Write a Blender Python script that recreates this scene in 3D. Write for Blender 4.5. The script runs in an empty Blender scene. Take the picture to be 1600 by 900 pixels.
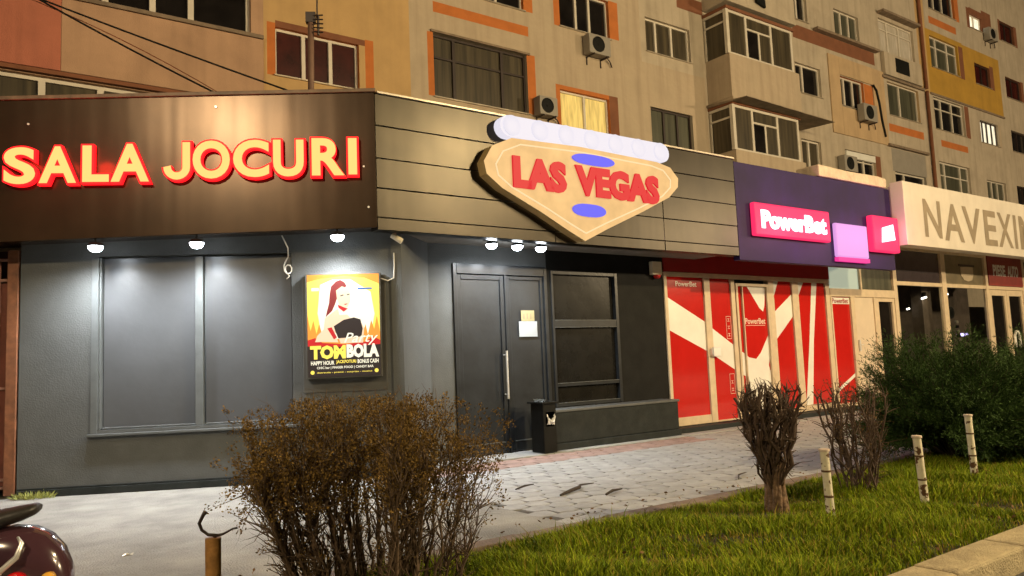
import bpy, math, random
import numpy as np
from mathutils import Matrix, Vector
random.seed(7)
RNG = np.random.default_rng(7)
R = math.radians

# ------------------------------------------------------------------ camera, world, exposure
scn = bpy.context.scene
cam_d = bpy.data.cameras.new("camera"); cam = bpy.data.objects.new("camera", cam_d)
scn.collection.objects.link(cam); scn.camera = cam
cam_d.sensor_fit = 'HORIZONTAL'; cam_d.sensor_width = 36.0
cam_d.lens = 36.0 * 1200.0 / 1600.0
cam_d.clip_start = 0.05; cam_d.clip_end = 500
cx = Vector((0.9991625, 0.00387941, -0.04073377)).normalized()
cz = Vector((0.0, -0.99549547, -0.09480909)).normalized()
cy = cz.cross(cx).normalized()
cam.matrix_world = Matrix(((cx.x, cy.x, cz.x, 0), (cx.y, cy.y, cz.y, 0), (cx.z, cy.z, cz.z, 1.45), (0, 0, 0, 1)))

world = bpy.data.worlds.new("World"); scn.world = world; world.use_nodes = True
wn = world.node_tree; bg = wn.nodes["Background"]
sky = wn.nodes.new("ShaderNodeTexSky"); sky.sky_type = 'NISHITA'; sky.sun_disc = False
sky.sun_elevation = R(-3); sky.sun_rotation = R(200)
wn.links.new(sky.outputs[0], bg.inputs[0]); bg.inputs[1].default_value = 0.10
scn.view_settings.view_transform = 'Standard'; scn.view_settings.look = 'None'
scn.view_settings.gamma = 1; scn.view_settings.exposure = 0.12
scn.cycles.max_bounces = 5; scn.cycles.diffuse_bounces = 3; scn.cycles.glossy_bounces = 3
scn.cycles.sample_clamp_indirect = 4.0

# ------------------------------------------------------------------ frames
def frame(o, d):
    d = Vector((d[0], d[1], 0)).normalized(); i = Vector((0, 0, 1)).cross(d)
    return Matrix(((d.x, i.x, 0, o[0]), (d.y, i.y, 0, o[1]), (0, 0, 1, 0), (0, 0, 0, 1)))
FB = frame((-0.10716, 12.37366), (0.81197, 0.58370))     # the long street facade: x along it, y into it
FA = frame((-6.0, 9.77), (0.99069, 0.13611))             # the hall's skewed front

def light(name, F, p, energy, color, kind='POINT', size=0.2, aim=None, cone=120, blend=0.6):
    l = bpy.data.lights.new(name, kind); l.energy = energy; l.color = color
    if kind != 'AREA': l.shadow_soft_size = size
    if kind == 'SPOT': l.spot_size = R(cone); l.spot_blend = blend
    o = bpy.data.objects.new(name, l); scn.collection.objects.link(o)
    q = F @ Vector(p); o.location = q
    if aim is not None:
        o.rotation_euler = (F @ Vector(aim) - q).to_track_quat('-Z', 'Y').to_euler()
    return o
SODIUM = (1.0, 0.77, 0.46)
light("street_light_near", FB, (-13.5, -11.0, 9.0), 3600, SODIUM, size=0.22)
light("street_light_opposite", FB, (12.0, -23.0, 9.0), 6600, SODIUM, size=0.25)
light("street_light_far", FB, (33.0, -27.0, 9.5), 17000, SODIUM, size=0.25)
light("street_light_right", FB, (6.0, -13.0, 8.5), 5400, (1.0, 0.78, 0.42), size=0.22)

# ------------------------------------------------------------------ materials
MATS = {}
def mat(name, col, rough=0.7, metal=0.0, var=0.15, scale=3.0, bump=0.0, bscale=60.0, spec=0.5,
        streak=0.0, stain=0.0, stain_col=(0.03, 0.025, 0.02), island=0.0, coat=0.0, folds=False):
    if name in MATS: return MATS[name]
    m = bpy.data.materials.new(name); m.use_nodes = True; n = m.node_tree; b = n.nodes["Principled BSDF"]
    N = n.nodes.new; L = n.links.new
    tc = N("ShaderNodeTexCoord")
    nz = N("ShaderNodeTexNoise"); nz.inputs["Scale"].default_value = scale; nz.inputs["Detail"].default_value = 7
    nz.inputs["Roughness"].default_value = 0.62
    if folds:
        mf = N("ShaderNodeMapping"); mf.inputs["Scale"].default_value = (5.0, 5.0, 0.22); L(tc.outputs["Object"], mf.inputs[0]); L(mf.outputs[0], nz.inputs["Vector"])
        nz.inputs["Detail"].default_value = 3
    else: L(tc.outputs["Object"], nz.inputs["Vector"])
    mx = N("ShaderNodeMix"); mx.data_type = 'RGBA'
    mx.inputs["A"].default_value = (*[max(0, c * (1 - var)) for c in col], 1)
    mx.inputs["B"].default_value = (*[min(1, c * (1 + var)) for c in col], 1)
    rp = N("ShaderNodeMapRange"); rp.inputs["From Min"].default_value = 0.32; rp.inputs["From Max"].default_value = 0.68
    L(nz.outputs["Fac"], rp.inputs["Value"]); L(rp.outputs[0], mx.inputs["Factor"])
    out = mx.outputs["Result"]
    if streak > 0:
        mp = N("ShaderNodeMapping"); mp.inputs["Scale"].default_value = (2.6, 2.6, 0.18)
        L(tc.outputs["Object"], mp.inputs["Vector"])
        n2 = N("ShaderNodeTexNoise"); n2.inputs["Scale"].default_value = 1.6; n2.inputs["Detail"].default_value = 6
        L(mp.outputs[0], n2.inputs["Vector"])
        r2 = N("ShaderNodeMapRange"); r2.inputs["From Min"].default_value = 0.46; r2.inputs["From Max"].default_value = 0.8
        r2.inputs["To Max"].default_value = streak; L(n2.outputs["Fac"], r2.inputs["Value"])
        m2 = N("ShaderNodeMix"); m2.data_type = 'RGBA'; m2.inputs["B"].default_value = (*stain_col, 1)
        L(r2.outputs[0], m2.inputs["Factor"]); L(out, m2.inputs["A"]); out = m2.outputs["Result"]
    if stain > 0:
        n3 = N("ShaderNodeTexNoise"); n3.inputs["Scale"].default_value = scale * 0.45 + 0.6; n3.inputs["Detail"].default_value = 9
        n3.inputs["Roughness"].default_value = 0.7
        L(tc.outputs["Object"], n3.inputs["Vector"])
        r3 = N("ShaderNodeMapRange"); r3.inputs["From Min"].default_value = 0.5; r3.inputs["From Max"].default_value = 0.72
        r3.inputs["To Max"].default_value = stain; L(n3.outputs["Fac"], r3.inputs["Value"])
        m3 = N("ShaderNodeMix"); m3.data_type = 'RGBA'; m3.inputs["B"].default_value = (*stain_col, 1)
        L(r3.outputs[0], m3.inputs["Factor"]); L(out, m3.inputs["A"]); out = m3.outputs["Result"]
    if island > 0:
        g = N("ShaderNodeNewGeometry"); r4 = N("ShaderNodeMapRange")
        r4.inputs["To Min"].default_value = 1 - island; r4.inputs["To Max"].default_value = 1 + island
        L(g.outputs["Random Per Island"], r4.inputs["Value"])
        m4 = N("ShaderNodeVectorMath"); m4.operation = 'SCALE'; L(out, m4.inputs[0]); L(r4.outputs[0], m4.inputs["Scale"])
        out = m4.outputs[0]
    L(out, b.inputs["Base Color"])
    b.inputs["Roughness"].default_value = rough; b.inputs["Metallic"].default_value = metal
    b.inputs["Specular IOR Level"].default_value = spec; b.inputs["Coat Weight"].default_value = coat
    if bump > 0:
        nb = N("ShaderNodeTexNoise"); nb.inputs["Scale"].default_value = bscale; nb.inputs["Detail"].default_value = 5
        L(tc.outputs["Object"], nb.inputs["Vector"])
        bp = N("ShaderNodeBump"); bp.inputs["Strength"].default_value = 1.0; bp.inputs["Distance"].default_value = bump
        L(nb.outputs["Fac"], bp.inputs["Height"]); L(bp.outputs[0], b.inputs["Normal"])
    MATS[name] = m
    return m

def emit(name, col, strength, base=None, var=0.0):
    if name in MATS: return MATS[name]
    m = bpy.data.materials.new(name); m.use_nodes = True; n = m.node_tree; b = n.nodes["Principled BSDF"]
    b.inputs["Base Color"].default_value = (*(base or [c * .15 for c in col]), 1); b.inputs["Roughness"].default_value = 0.5; b.inputs['Specular IOR Level'].default_value = .2
    b.inputs["Emission Color"].default_value = (*col, 1); b.inputs["Emission Strength"].default_value = strength
    if var > 0:
        tc = n.nodes.new("ShaderNodeTexCoord"); nz = n.nodes.new("ShaderNodeTexNoise"); nz.inputs["Scale"].default_value = 4
        mf = n.nodes.new("ShaderNodeMapping"); mf.inputs["Scale"].default_value = (4, 4, .5) if var > .2 else (1, 1, 1); n.links.new(tc.outputs["Object"], mf.inputs[0]); n.links.new(mf.outputs[0], nz.inputs["Vector"])
        rp = n.nodes.new("ShaderNodeMapRange"); rp.inputs["From Min"].default_value = 0.3; rp.inputs["From Max"].default_value = 0.7
        rp.inputs["To Min"].default_value = strength * (1 - var); rp.inputs["To Max"].default_value = strength * (1 + var)
        n.links.new(nz.outputs["Fac"], rp.inputs["Value"]); n.links.new(rp.outputs[0], b.inputs["Emission Strength"])
    MATS[name] = m
    return m

def clear_glass():
    if 'clear_glass' in MATS: return MATS['clear_glass']
    m = bpy.data.materials.new('clear_glass'); m.use_nodes = True; n = m.node_tree
    n.nodes.remove(n.nodes["Principled BSDF"])
    o = n.nodes["Material Output"]; t = n.nodes.new("ShaderNodeBsdfTransparent"); g = n.nodes.new("ShaderNodeBsdfGlossy")
    t.inputs[0].default_value = (0.82, 0.84, 0.82, 1); g.inputs["Roughness"].default_value = 0.03
    f = n.nodes.new("ShaderNodeFresnel"); f.inputs[0].default_value = 1.5; x = n.nodes.new("ShaderNodeMixShader")
    n.links.new(f.outputs[0], x.inputs[0]); n.links.new(t.outputs[0], x.inputs[1]); n.links.new(g.outputs[0], x.inputs[2])
    n.links.new(x.outputs[0], o.inputs[0]); MATS['clear_glass'] = m
    return m

def painted_panel(name, col, rough, warp=0.02, metal=.75):
    """glossy composite cladding with gentle buckling so that reflections run in soft vertical bands"""
    m = mat(name, col, rough=rough, metal=metal, var=0.2, scale=1.2, streak=0.3, stain_col=tuple(c * 0.4 for c in col))
    n = m.node_tree; b = n.nodes["Principled BSDF"]
    tc = n.nodes.new("ShaderNodeTexCoord"); mp = n.nodes.new("ShaderNodeMapping"); mp.inputs["Scale"].default_value = (1.5, 1, 0.12)
    nz = n.nodes.new("ShaderNodeTexNoise"); nz.inputs["Scale"].default_value = 1.1; nz.inputs["Detail"].default_value = 2
    bp = n.nodes.new("ShaderNodeBump"); bp.inputs["Distance"].default_value = warp; bp.inputs["Strength"].default_value = 0.7
    n.links.new(tc.outputs["Object"], mp.inputs[0]); n.links.new(mp.outputs[0], nz.inputs["Vector"])
    n.links.new(nz.outputs["Fac"], bp.inputs["Height"]); n.links.new(bp.outputs[0], b.inputs["Normal"])
    return m

def vinyl(name, col, rough=0.12):
    return mat(name, col, rough=rough, var=0.08, scale=1.5, bump=0.0006, bscale=7, coat=0.4)

M_cream = mat('cream_render', (0.46, 0.385, 0.29), rough=0.9, var=0.10, scale=1.3, bump=0.006, bscale=70, streak=0.38, stain=0.22, stain_col=(0.17, 0.125, 0.085))
M_pinkish = mat('pink_render', (0.46, 0.365, 0.26), rough=0.9, var=0.10, scale=1.1, bump=0.006, bscale=70, streak=0.38, stain=0.2, stain_col=(0.18, 0.115, 0.08))
M_salmon = mat('salmon_render', (0.42, 0.14, 0.085), rough=0.9, var=0.1, scale=1.2, bump=0.006, bscale=70, streak=0.2)
M_tan = mat('tan_render', (0.44, 0.27, 0.17), rough=0.9, var=0.12, scale=1.0, bump=0.006, bscale=70, streak=0.25, stain=0.15, stain_col=(0.14, 0.08, 0.05))
M_ochre = mat('ochre_render', (0.50, 0.32, 0.14), rough=0.9, var=0.1, scale=1.2, bump=0.006, bscale=70, streak=0.12)
M_mustard = mat('mustard_render', (0.44, 0.25, 0.035), rough=0.9, var=0.12, scale=1.2, bump=0.006, bscale=70, streak=0.12)
M_orange = mat('orange_band', (0.48, 0.145, 0.03), rough=0.88, var=0.12, scale=2.5, bump=0.004, bscale=70)
M_brown = mat('brown_band', (0.20, 0.075, 0.035), rough=0.88, var=0.15, scale=2.5, bump=0.004, bscale=70)
M_beige = mat('beige_patch', (0.50, 0.35, 0.20), rough=0.9, var=0.1, scale=1.2, bump=0.006, bscale=70, streak=0.18)
M_white = mat('white_window_frame', (0.62, 0.56, 0.47), rough=0.45, var=0.08, scale=4)
M_darkframe = mat('dark_window_frame', (0.035, 0.022, 0.018), rough=0.4, var=0.2)
M_nightglass = mat('night_glass', (0.012, 0.010, 0.009), rough=0.12, var=0.5, scale=1.2, bump=0.0015, bscale=2.0)
M_redglass = mat('red_curtain_glass', (0.045, 0.008, 0.006), rough=0.25, var=0.4, scale=2)
M_curtain = mat('curtain_glass', (0.058, 0.045, 0.025), rough=0.35, var=0.55, scale=1.6, folds=True)
M_greenglass = mat('greenish_glass', (0.07, 0.07, 0.048), rough=0.3, var=0.5, scale=1.3, folds=True)
M_shade = mat('roller_shutter', (0.28, 0.25, 0.21), rough=0.6, var=0.08, scale=3)
M_greywall = mat('grey_wall_render', (0.075, 0.079, 0.077), rough=0.75, var=0.16, scale=2.2, bump=0.004, bscale=55, streak=0.3, stain=0.35, stain_col=(0.06, 0.063, 0.062))
M_greysmooth = mat('grey_window_panel', (0.066, 0.068, 0.071), rough=0.32, var=0.10, scale=1.4, bump=0.002, bscale=9)
M_greytrim = mat('grey_trim', (0.085, 0.092, 0.092), rough=0.45, var=0.15, scale=6)
M_black = mat('black_paint', (0.010, 0.010, 0.009), rough=0.6, spec=.12, var=0.3, scale=3, bump=0.002, bscale=40)
M_blackdoor = mat('black_door_paint', (0.018, 0.020, 0.022), rough=0.3, spec=.35, var=0.3, scale=2, bump=0.0015, bscale=12)
M_ledge = mat('dark_ledge_paint', (0.018, 0.022, 0.022), spec=.2, rough=0.6, var=0.3, scale=5, bump=0.004, bscale=50, stain=0.12, stain_col=(0.08, 0.075, 0.07))
M_fasciaA = painted_panel('dark_cladding_front', (0.060, 0.036, 0.020), 0.26, 0.02, .55)
M_fasciaB = painted_panel('dark_cladding_side', (0.026, 0.021, 0.014), 0.33, 0.008)
M_flash = mat('roof_flashing', (0.42, 0.36, 0.28), rough=0.4, metal=0.4, var=0.3, scale=4)
M_chrome = mat('brushed_steel', (0.8, 0.79, 0.76), rough=0.35, metal=.7, var=0.05)
M_creamframe = mat('cream_shop_frame', (0.62, 0.49, 0.33), rough=0.5, var=0.1, scale=5, stain=0.15, stain_col=(0.3, 0.2, 0.12))
M_red = vinyl('red_vinyl', (0.52, 0.016, 0.012))
M_redheader = mat('red_header', (0.30, 0.012, 0.012), rough=0.35, var=0.15)
M_whitevinyl = vinyl('white_vinyl', (0.82, 0.80, 0.74), 0.25)
M_palevinyl = mat('pale_print', (0.75, 0.55, 0.45), rough=0.4)

# ------------------------------------------------------------------ mesh builder
class MB:
    def __init__(s): s.v = []; s.f = []; s.m = []; s.n = 0; s.arr = []
    def add(s, vs, fs, mi=0):
        o = s.n; s.v.extend([tuple(p) for p in vs]); s.n += len(vs)
        for f in fs: s.f.append(tuple(o + i for i in f)); s.m.append(mi)
        return s
    def box(s, x0, x1, y0, y1, z0, z1, mi=0):
        x0, x1 = min(x0, x1), max(x0, x1); y0, y1 = min(y0, y1), max(y0, y1); z0, z1 = min(z0, z1), max(z0, z1)
        v = [(x0, y0, z0), (x1, y0, z0), (x1, y1, z0), (x0, y1, z0), (x0, y0, z1), (x1, y0, z1), (x1, y1, z1), (x0, y1, z1)]
        return s.add(v, [(0, 3, 2, 1), (4, 5, 6, 7), (0, 1, 5, 4), (1, 2, 6, 5), (2, 3, 7, 6), (3, 0, 4, 7)], mi)
    def hexa(s, v, mi=0):   # 8 corners, bottom four then top four
        return s.add(v, [(0, 3, 2, 1), (4, 5, 6, 7), (0, 1, 5, 4), (1, 2, 6, 5), (2, 3, 7, 6), (3, 0, 4, 7)], mi)
    def quad(s, a, b, c, d, mi=0): return s.add([a, b, c, d], [(0, 1, 2, 3)], mi)
    def prism(s, poly, y0, y1, mi=0, side=None):  # polygon in x,z ; extruded y0 (front) .. y1 (back)
        n = len(poly); v = [(x, y0, z) for x, z in poly] + [(x, y1, z) for x, z in poly]
        s.add(v, [tuple(range(n))], mi); o = s.n - 2 * n
        s.f.append(tuple(o + n + i for i in reversed(range(n)))); s.m.append(mi)
        for i in range(n):
            j = (i + 1) % n; s.f.append((o + i, o + n + i, o + n + j, o + j)); s.m.append(mi if side is None else side)
        return s
    def column(s, poly, z0, z1, mi=0):            # polygon in x,y extruded in z
        n = len(poly); v = [(x, y, z0) for x, y in poly] + [(x, y, z1) for x, y in poly]
        s.add(v, [tuple(reversed(range(n))), tuple(range(n, 2 * n))] + [(i, (i + 1) % n, n + (i + 1) % n, n + i) for i in range(n)], mi)
        return s
    def tube(s, pts, rad, n=8, mi=0, cap=True):
        P = [Vector(p) for p in pts]; k = len(P)
        if not hasattr(rad, '__len__'): rad = [rad] * k
        up = Vector((0, 0, 1)); vs = []; prev = None
        for i in range(k):
            t = (P[min(i + 1, k - 1)] - P[max(i - 1, 0)])
            t = t.normalized() if t.length > 1e-9 else Vector((0, 0, 1))
            if prev is None:
                a = t.cross(up) if abs(t.z) < 0.95 else t.cross(Vector((1, 0, 0)))
            else: a = prev - t * prev.dot(t)
            a.normalize(); prev = a; b = t.cross(a)
            for j in range(n):
                q = P[i] + (a * math.cos(2 * math.pi * j / n) + b * math.sin(2 * math.pi * j / n)) * rad[i]
                vs.append(tuple(q))
        fs = [(i * n + j, i * n + (j + 1) % n, (i + 1) * n + (j + 1) % n, (i + 1) * n + j) for i in range(k - 1) for j in range(n)]
        if cap: fs += [tuple(reversed(range(n))), tuple(range((k - 1) * n, k * n))]
        return s.add(vs, fs, mi)
    def lathe(s, c, prof, n=20, mi=0, axis='z'):
        vs = []
        for r, h in prof:
            for j in range(n):
                a = 2 * math.pi * j / n
                if axis == 'z': vs.append((c[0] + r * math.cos(a), c[1] + r * math.sin(a), c[2] + h))
                elif axis == 'y': vs.append((c[0] + r * math.cos(a), c[1] + h, c[2] + r * math.sin(a)))
                else: vs.append((c[0] + h, c[1] + r * math.cos(a), c[2] + r * math.sin(a)))
        k = len(prof)
        fs = [(i * n + j, i * n + (j + 1) % n, (i + 1) * n + (j + 1) % n, (i + 1) * n + j) for i in range(k - 1) for j in range(n)]
        fs += [tuple(reversed(range(n))), tuple(range((k - 1) * n, k * n))]
        return s.add(vs, fs, mi)
    def text(s, body, x0, x1, z0, z1, y_front, depth, bold=0.0, mi=0, side=None, shear=0.0, res=3, rise=0.0):
        vs, fs, front = text_geo(body, bold, shear, res, depth > 0)
        xs = vs[:, 0]; zs = vs[:, 1]
        ax = (x1 - x0) / max(1e-6, xs.max() - xs.min()); az = (z1 - z0) / max(1e-6, zs.max() - zs.min())
        X = x0 + (xs - xs.min()) * ax; Z = z0 + (zs - zs.min()) * az
        if rise: Z = Z + (X - x0) / (x1 - x0) * rise
        Y = np.where(vs[:, 2] > 0, y_front, y_front + depth)
        o = s.n; s.v.extend(zip(X.tolist(), Y.tolist(), Z.tolist())); s.n += len(X)
        for f, fr in zip(fs, front):
            s.f.append(tuple(o + i for i in f)); s.m.append(mi if (fr or side is None) else side)
        return s

_tc = {}
def text_geo(body, bold, shear, res, thick):
    key = (body, bold, shear, res, thick)
    if key in _tc: return _tc[key]
    cu = bpy.data.curves.new("t", 'FONT'); cu.body = body; cu.offset = bold; cu.shear = shear; cu.resolution_u = res
    cu.extrude = 0.5 if thick else 0.0
    ob = bpy.data.objects.new("t", cu); scn.collection.objects.link(ob)
    bpy.context.view_layer.update()
    me = bpy.data.meshes.new_from_object(ob.evaluated_get(bpy.context.evaluated_depsgraph_get()))
    vs = np.array([v.co[:] for v in me.vertices]); fs = [tuple(p.vertices) for p in me.polygons]
    if not thick: vs[:, 2] = 1
    front = [abs(p.normal.z) > 0.9 and p.center.z >= 0 for p in me.polygons]
    bpy.data.objects.remove(ob); bpy.data.curves.remove(cu); bpy.data.meshes.remove(me)
    _tc[key] = (vs, fs, front)
    return _tc[key]

INFO = {}      # object name -> (frame, base)
def props(o, label=None, cat=None, group=None, kind=None):
    if label: o['label'] = label
    if cat: o['category'] = cat
    if group: o['group'] = group
    if kind: o['kind'] = kind
    return o
def link_mesh(name, mb, mats, F, base, parent=None, smooth=False, bevel=0.0, seg=2):
    me = bpy.data.meshes.new(name)
    base = Vector(base)
    vs = [(p[0] - base.x, p[1] - base.y, p[2] - base.z) for p in mb.v]
    me.from_pydata(vs, [], mb.f)
    if not isinstance(mats, (list, tuple)): mats = [mats]
    for m in mats: me.materials.append(m)
    if len(mats) > 1: me.polygons.foreach_set('material_index', mb.m)
    if smooth:
        me.polygons.foreach_set('use_smooth', [True] * len(me.polygons))
        if smooth == 'auto':
            me.set_sharp_from_angle(angle=R(35))
    me.update()
    o = bpy.data.objects.new(name, me); scn.collection.objects.link(o)
    if parent is None: o.matrix_world = F @ Matrix.Translation(base)
    else: o.parent = parent
    if bevel > 0:
        bv = o.modifiers.new('bevel', 'BEVEL'); bv.width = bevel; bv.segments = seg; bv.limit_method = 'ANGLE'; bv.harden_normals = False
    INFO[o.name] = (F, base)
    return o
def thing(name, label, cat, F, base, group=None):
    o = bpy.data.objects.new(name, None); scn.collection.objects.link(o); o.empty_display_size = 0.2
    o.matrix_world = F @ Matrix.Translation(Vector(base)); INFO[o.name] = (F, Vector(base))
    return props(o, label, cat, group)
def part(name, parent, mb, mats, **k):
    lab = k.pop('label', None)
    F, b = INFO[parent.name]
    o = link_mesh(name, mb, mats, F, b, parent=parent, **k)
    if lab: o['label'] = lab
    return o
def solo(name, label, cat, mb, mats, F, base, group=None, kind=None, **k):
    o = link_mesh(name, mb, mats, F, base, **k)
    return props(o, label, cat, group, kind)
def struct(name, mb, mats, F=FB, base=(0, 0, 0), **k):
    return props(link_mesh(name, mb, mats, F, base, **k), kind='structure')

def wall_grid(mb, x0, x1, z0, z1, y, holes, paint, depth=0.16, cuts_x=(), cuts_z=(), back=0.0):
    """front sheet of a wall with openings (and their reveals), split wherever the paint changes"""
    xs = sorted({x0, x1, *[h[0] for h in holes], *[h[1] for h in holes], *cuts_x}); xs = [x for x in xs if x0 <= x <= x1]
    zs = sorted({z0, z1, *[h[2] for h in holes], *[h[3] for h in holes], *cuts_z}); zs = [z for z in zs if z0 <= z <= z1]
    idx = {}
    def vid(x, z):
        if (x, z) not in idx: idx[(x, z)] = mb.n; mb.v.append((x, y, z)); mb.n += 1
        return idx[(x, z)]
    for i in range(len(xs) - 1):
        for j in range(len(zs) - 1):
            cxm = (xs[i] + xs[i + 1]) / 2; czm = (zs[j] + zs[j + 1]) / 2
            if any(h[0] < cxm < h[1] and h[2] < czm < h[3] for h in holes): continue
            mb.f.append((vid(xs[i], zs[j]), vid(xs[i + 1], zs[j]), vid(xs[i + 1], zs[j + 1]), vid(xs[i], zs[j + 1])))
            mb.m.append(paint(cxm, czm))
    for h in holes:
        a, b, c, d = h[:4]; rm = h[4] if len(h) > 4 else paint(a - 0.02, (c + d) / 2)
        y1 = y + depth
        mb.quad((a, y, c), (a, y, d), (a, y1, d), (a, y1, c), rm); mb.quad((b, y, d), (b, y, c), (b, y1, c), (b, y1, d), rm)
        mb.quad((a, y, c), (a, y1, c), (b, y1, c), (b, y, c), rm); mb.quad((a, y, d), (b, y, d), (b, y1, d), (a, y1, d), rm)
        mb.quad((a, y1, c), (b, y1, c), (b, y1, d), (a, y1, d), rm)

# ================================================================== GROUND
def flat(mb, x0, x1, y0, y1, z, nx=1, ny=1, mi=0):
    for i in range(nx):
        for j in range(ny):
            a, b = x0 + (x1 - x0) * i / nx, x0 + (x1 - x0) * (i + 1) / nx; c, d = y0 + (y1 - y0) * j / ny, y0 + (y1 - y0) * (j + 1) / ny
            mb.quad((a, c, z), (b, c, z), (b, d, z), (a, d, z), mi)
M_asphalt = mat('pavement_asphalt', (0.30, 0.288, 0.255), rough=0.85, var=0.25, scale=1.6, bump=0.014, bscale=60, stain=0.6, stain_col=(0.15, 0.14, 0.125))
M_roadasph = mat('road_asphalt', (0.06, 0.058, 0.055), rough=0.85, var=0.2, scale=6, bump=0.01, bscale=120)
M_earth = mat('bed_soil', (0.035, 0.026, 0.010), rough=1.0, var=0.4, scale=9, bump=0.03, bscale=25)
M_kerbin = mat('worn_kerb', (0.21, 0.15, 0.11), rough=0.85, var=0.3, scale=7, bump=0.01, bscale=60, stain=0.4, stain_col=(0.08, 0.055, 0.04))
M_kerbout = mat('concrete_kerb', (0.42, 0.34, 0.20), rough=0.85, var=0.22, scale=6, bump=0.012, bscale=70, stain=0.35, stain_col=(0.15, 0.11, 0.06))
M_paver = mat('grey_pavers', (0.36, 0.355, 0.34), rough=0.75, var=0.15, scale=7, bump=0.006, bscale=80, island=0.10, stain=0.2, stain_col=(0.17, 0.16, 0.15))
M_redpaver = mat('red_pavers', (0.34, 0.23, 0.195), rough=0.8, var=0.2, scale=7, bump=0.006, bscale=80, island=0.12)
M_joint = mat('paver_joint_sand', (0.09, 0.08, 0.07), rough=1, var=0.3, scale=12)
M_concrete = mat('concrete_strip', (0.36, 0.36, 0.35), rough=0.8, var=0.15, scale=6, bump=0.006, bscale=70)

mb = MB(); flat(mb, -120, 200, -120, 120, -0.42); struct('ground', mb, M_earth)
mb = MB(); flat(mb, -60, 120, -40, -7.66, -0.15); struct('road', mb, M_roadasph)
# asphalt pavement, an L that leaves room for the pavers and the planted bed
mb = MB()
mb.box(-60, -2.72, -4.75, 2.5, -0.3, 0.0); mb.box(-60, -6.3, -7.35, -4.75, -0.3, 0.0)
struct('pavement', mb, M_asphalt)
mb = MB(); mb.box(-2.72, 60, -4.75, 0.3, -0.3, -0.012, 0); struct('paver_bedding', mb, M_joint)
# hexagonal interlocking pavers, joints are real gaps
def pavers():
    g = MB(); h = MB(); W, Hh = 0.27, 0.30; rows = int(4.75 / (Hh * 0.75)) + 1
    for r in range(rows):
        for c in range(int(14.5 / W)):
            x = -2.72 + c * W + (W / 2 if r % 2 else 0) + 0.10; y = -4.62 + r * Hh * 0.75
            if y > -0.62 or x > 11.6: continue
            tgt = h if (y > -1.35 and x < 3.2) or (y < -1.2 and False) else g
            dz = random.uniform(-0.004, 0.003); tx = random.uniform(-0.01, 0.01); ty = random.uniform(-0.012, 0.012)
            pts = []
            for k in range(6):
                a = math.pi / 6 + k * math.pi / 3
                px = x + math.cos(a) * 0.151 * W / 0.26; py = y + math.sin(a) * 0.151
                # interlocking wave: push alternate corners
                px += 0.018 * math.sin(k * 2.1 + 0.5); py += 0.016 * math.cos(k * math.pi)
                pts.append((px + random.uniform(-.004, .004), py + random.uniform(-.004, .004)))
            ins = [(x + (px - x) * 0.955, y + (py - y) * 0.955) for px, py in pts]
            top = [(px, py, dz + (px - x) * tx + (py - y) * ty) for px, py in ins]
            top2 = [(x + (px - x) * 0.9, y + (py - y) * 0.9, dz + 0.004 + (px - x) * tx + (py - y) * ty) for px, py in ins]
            low = [(px, py, -0.012) for px, py in ins]
            vs = low + top + top2
            fs = [(i, (i + 1) % 6, 6 + (i + 1) % 6, 6 + i) for i in range(6)] + [(6 + i, 6 + (i + 1) % 6, 12 + (i + 1) % 6, 12 + i) for i in range(6)] + [tuple(range(12, 18))]
            tgt.add(vs, fs)
    struct('paving_grey', g, M_paver); struct('paving_red', h, M_redpaver)
pavers()
mb = MB(); x = -2.72
while x < 11.6:
    w = 0.62; mb.box(x + .004, x + w - .004, -0.60, 0.3, -0.2, 0.006 + random.uniform(-.003, .003)); x += w
struct('paving_strip', mb, M_concrete, bevel=0.004)
mb = MB(); mb.box(11.6, 60, -4.75, 0.3, -0.2, 0.0); struct('pavement_far', mb, M_concrete)
mb = MB(); x = -6.3
while x < 30:
    w = 0.98; dz = random.uniform(-.006, .008)
    mb.box(x + .005, x + w - .005, -4.94 + random.uniform(-.006, .006), -4.755, -0.3, 0.02 + dz); x += w
mb.box(-6.32, -6.305 + .15, -7.34, -4.95, -0.3, 0.02)
struct('kerb_inner', mb, M_kerbin, bevel=0.012)
mb = MB(); x = -60
while x < 60:
    w = 1.0; dz = random.uniform(-.005, .006)
    mb.box(x + .004, x + w - .004, -7.65, -7.36 + random.uniform(-.004, .004), -0.45, 0.01 + dz); x += w
struct('kerb_outer', mb, M_kerbout, bevel=0.02)
# planted bed soil, gently lumpy
mb = MB(); nx, ny = 150, 14; x0, x1, y0, y1 = -6.15, 30, -7.37, -4.93
H = {}
def soil(x, y):
    e = min(1.0, (y + 7.37) / 0.5, (-4.93 - y) / 0.35)
    return -0.03 + 0.05 * max(0, e) + 0.025 * math.sin(x * 1.7 + 0.6) * math.cos(y * 2.3 + x * 0.7) + 0.012 * math.sin(x * 5.1 + y * 4)
vs = [(x0 + (x1 - x0) * i / nx, y0 + (y1 - y0) * j / ny) for j in range(ny + 1) for i in range(nx + 1)]
mb.add([(x, y, soil(x, y)) for x, y in vs], [(j * (nx + 1) + i, j * (nx + 1) + i + 1, (j + 1) * (nx + 1) + i + 1, (j + 1) * (nx + 1) + i) for j in range(ny) for i in range(nx)])
struct('bed_earth', mb, M_earth, smooth=True)

# ================================================================== APARTMENT BUILDING
YA = 5.5
apt = thing('apartment_building', 'tall cream and ochre apartment block with many night windows rising behind the shops', 'building', FB, (0, YA, 0))
APT_MATS = [M_cream, M_pinkish, M_salmon, M_tan, M_ochre, M_mustard, M_orange, M_brown, M_beige, M_shade]
CREAM, PINK, SALMON, TAN, OCHRE, MUST, ORANGE, BROWN, BEIGE, SHADE = range(10)
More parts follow.
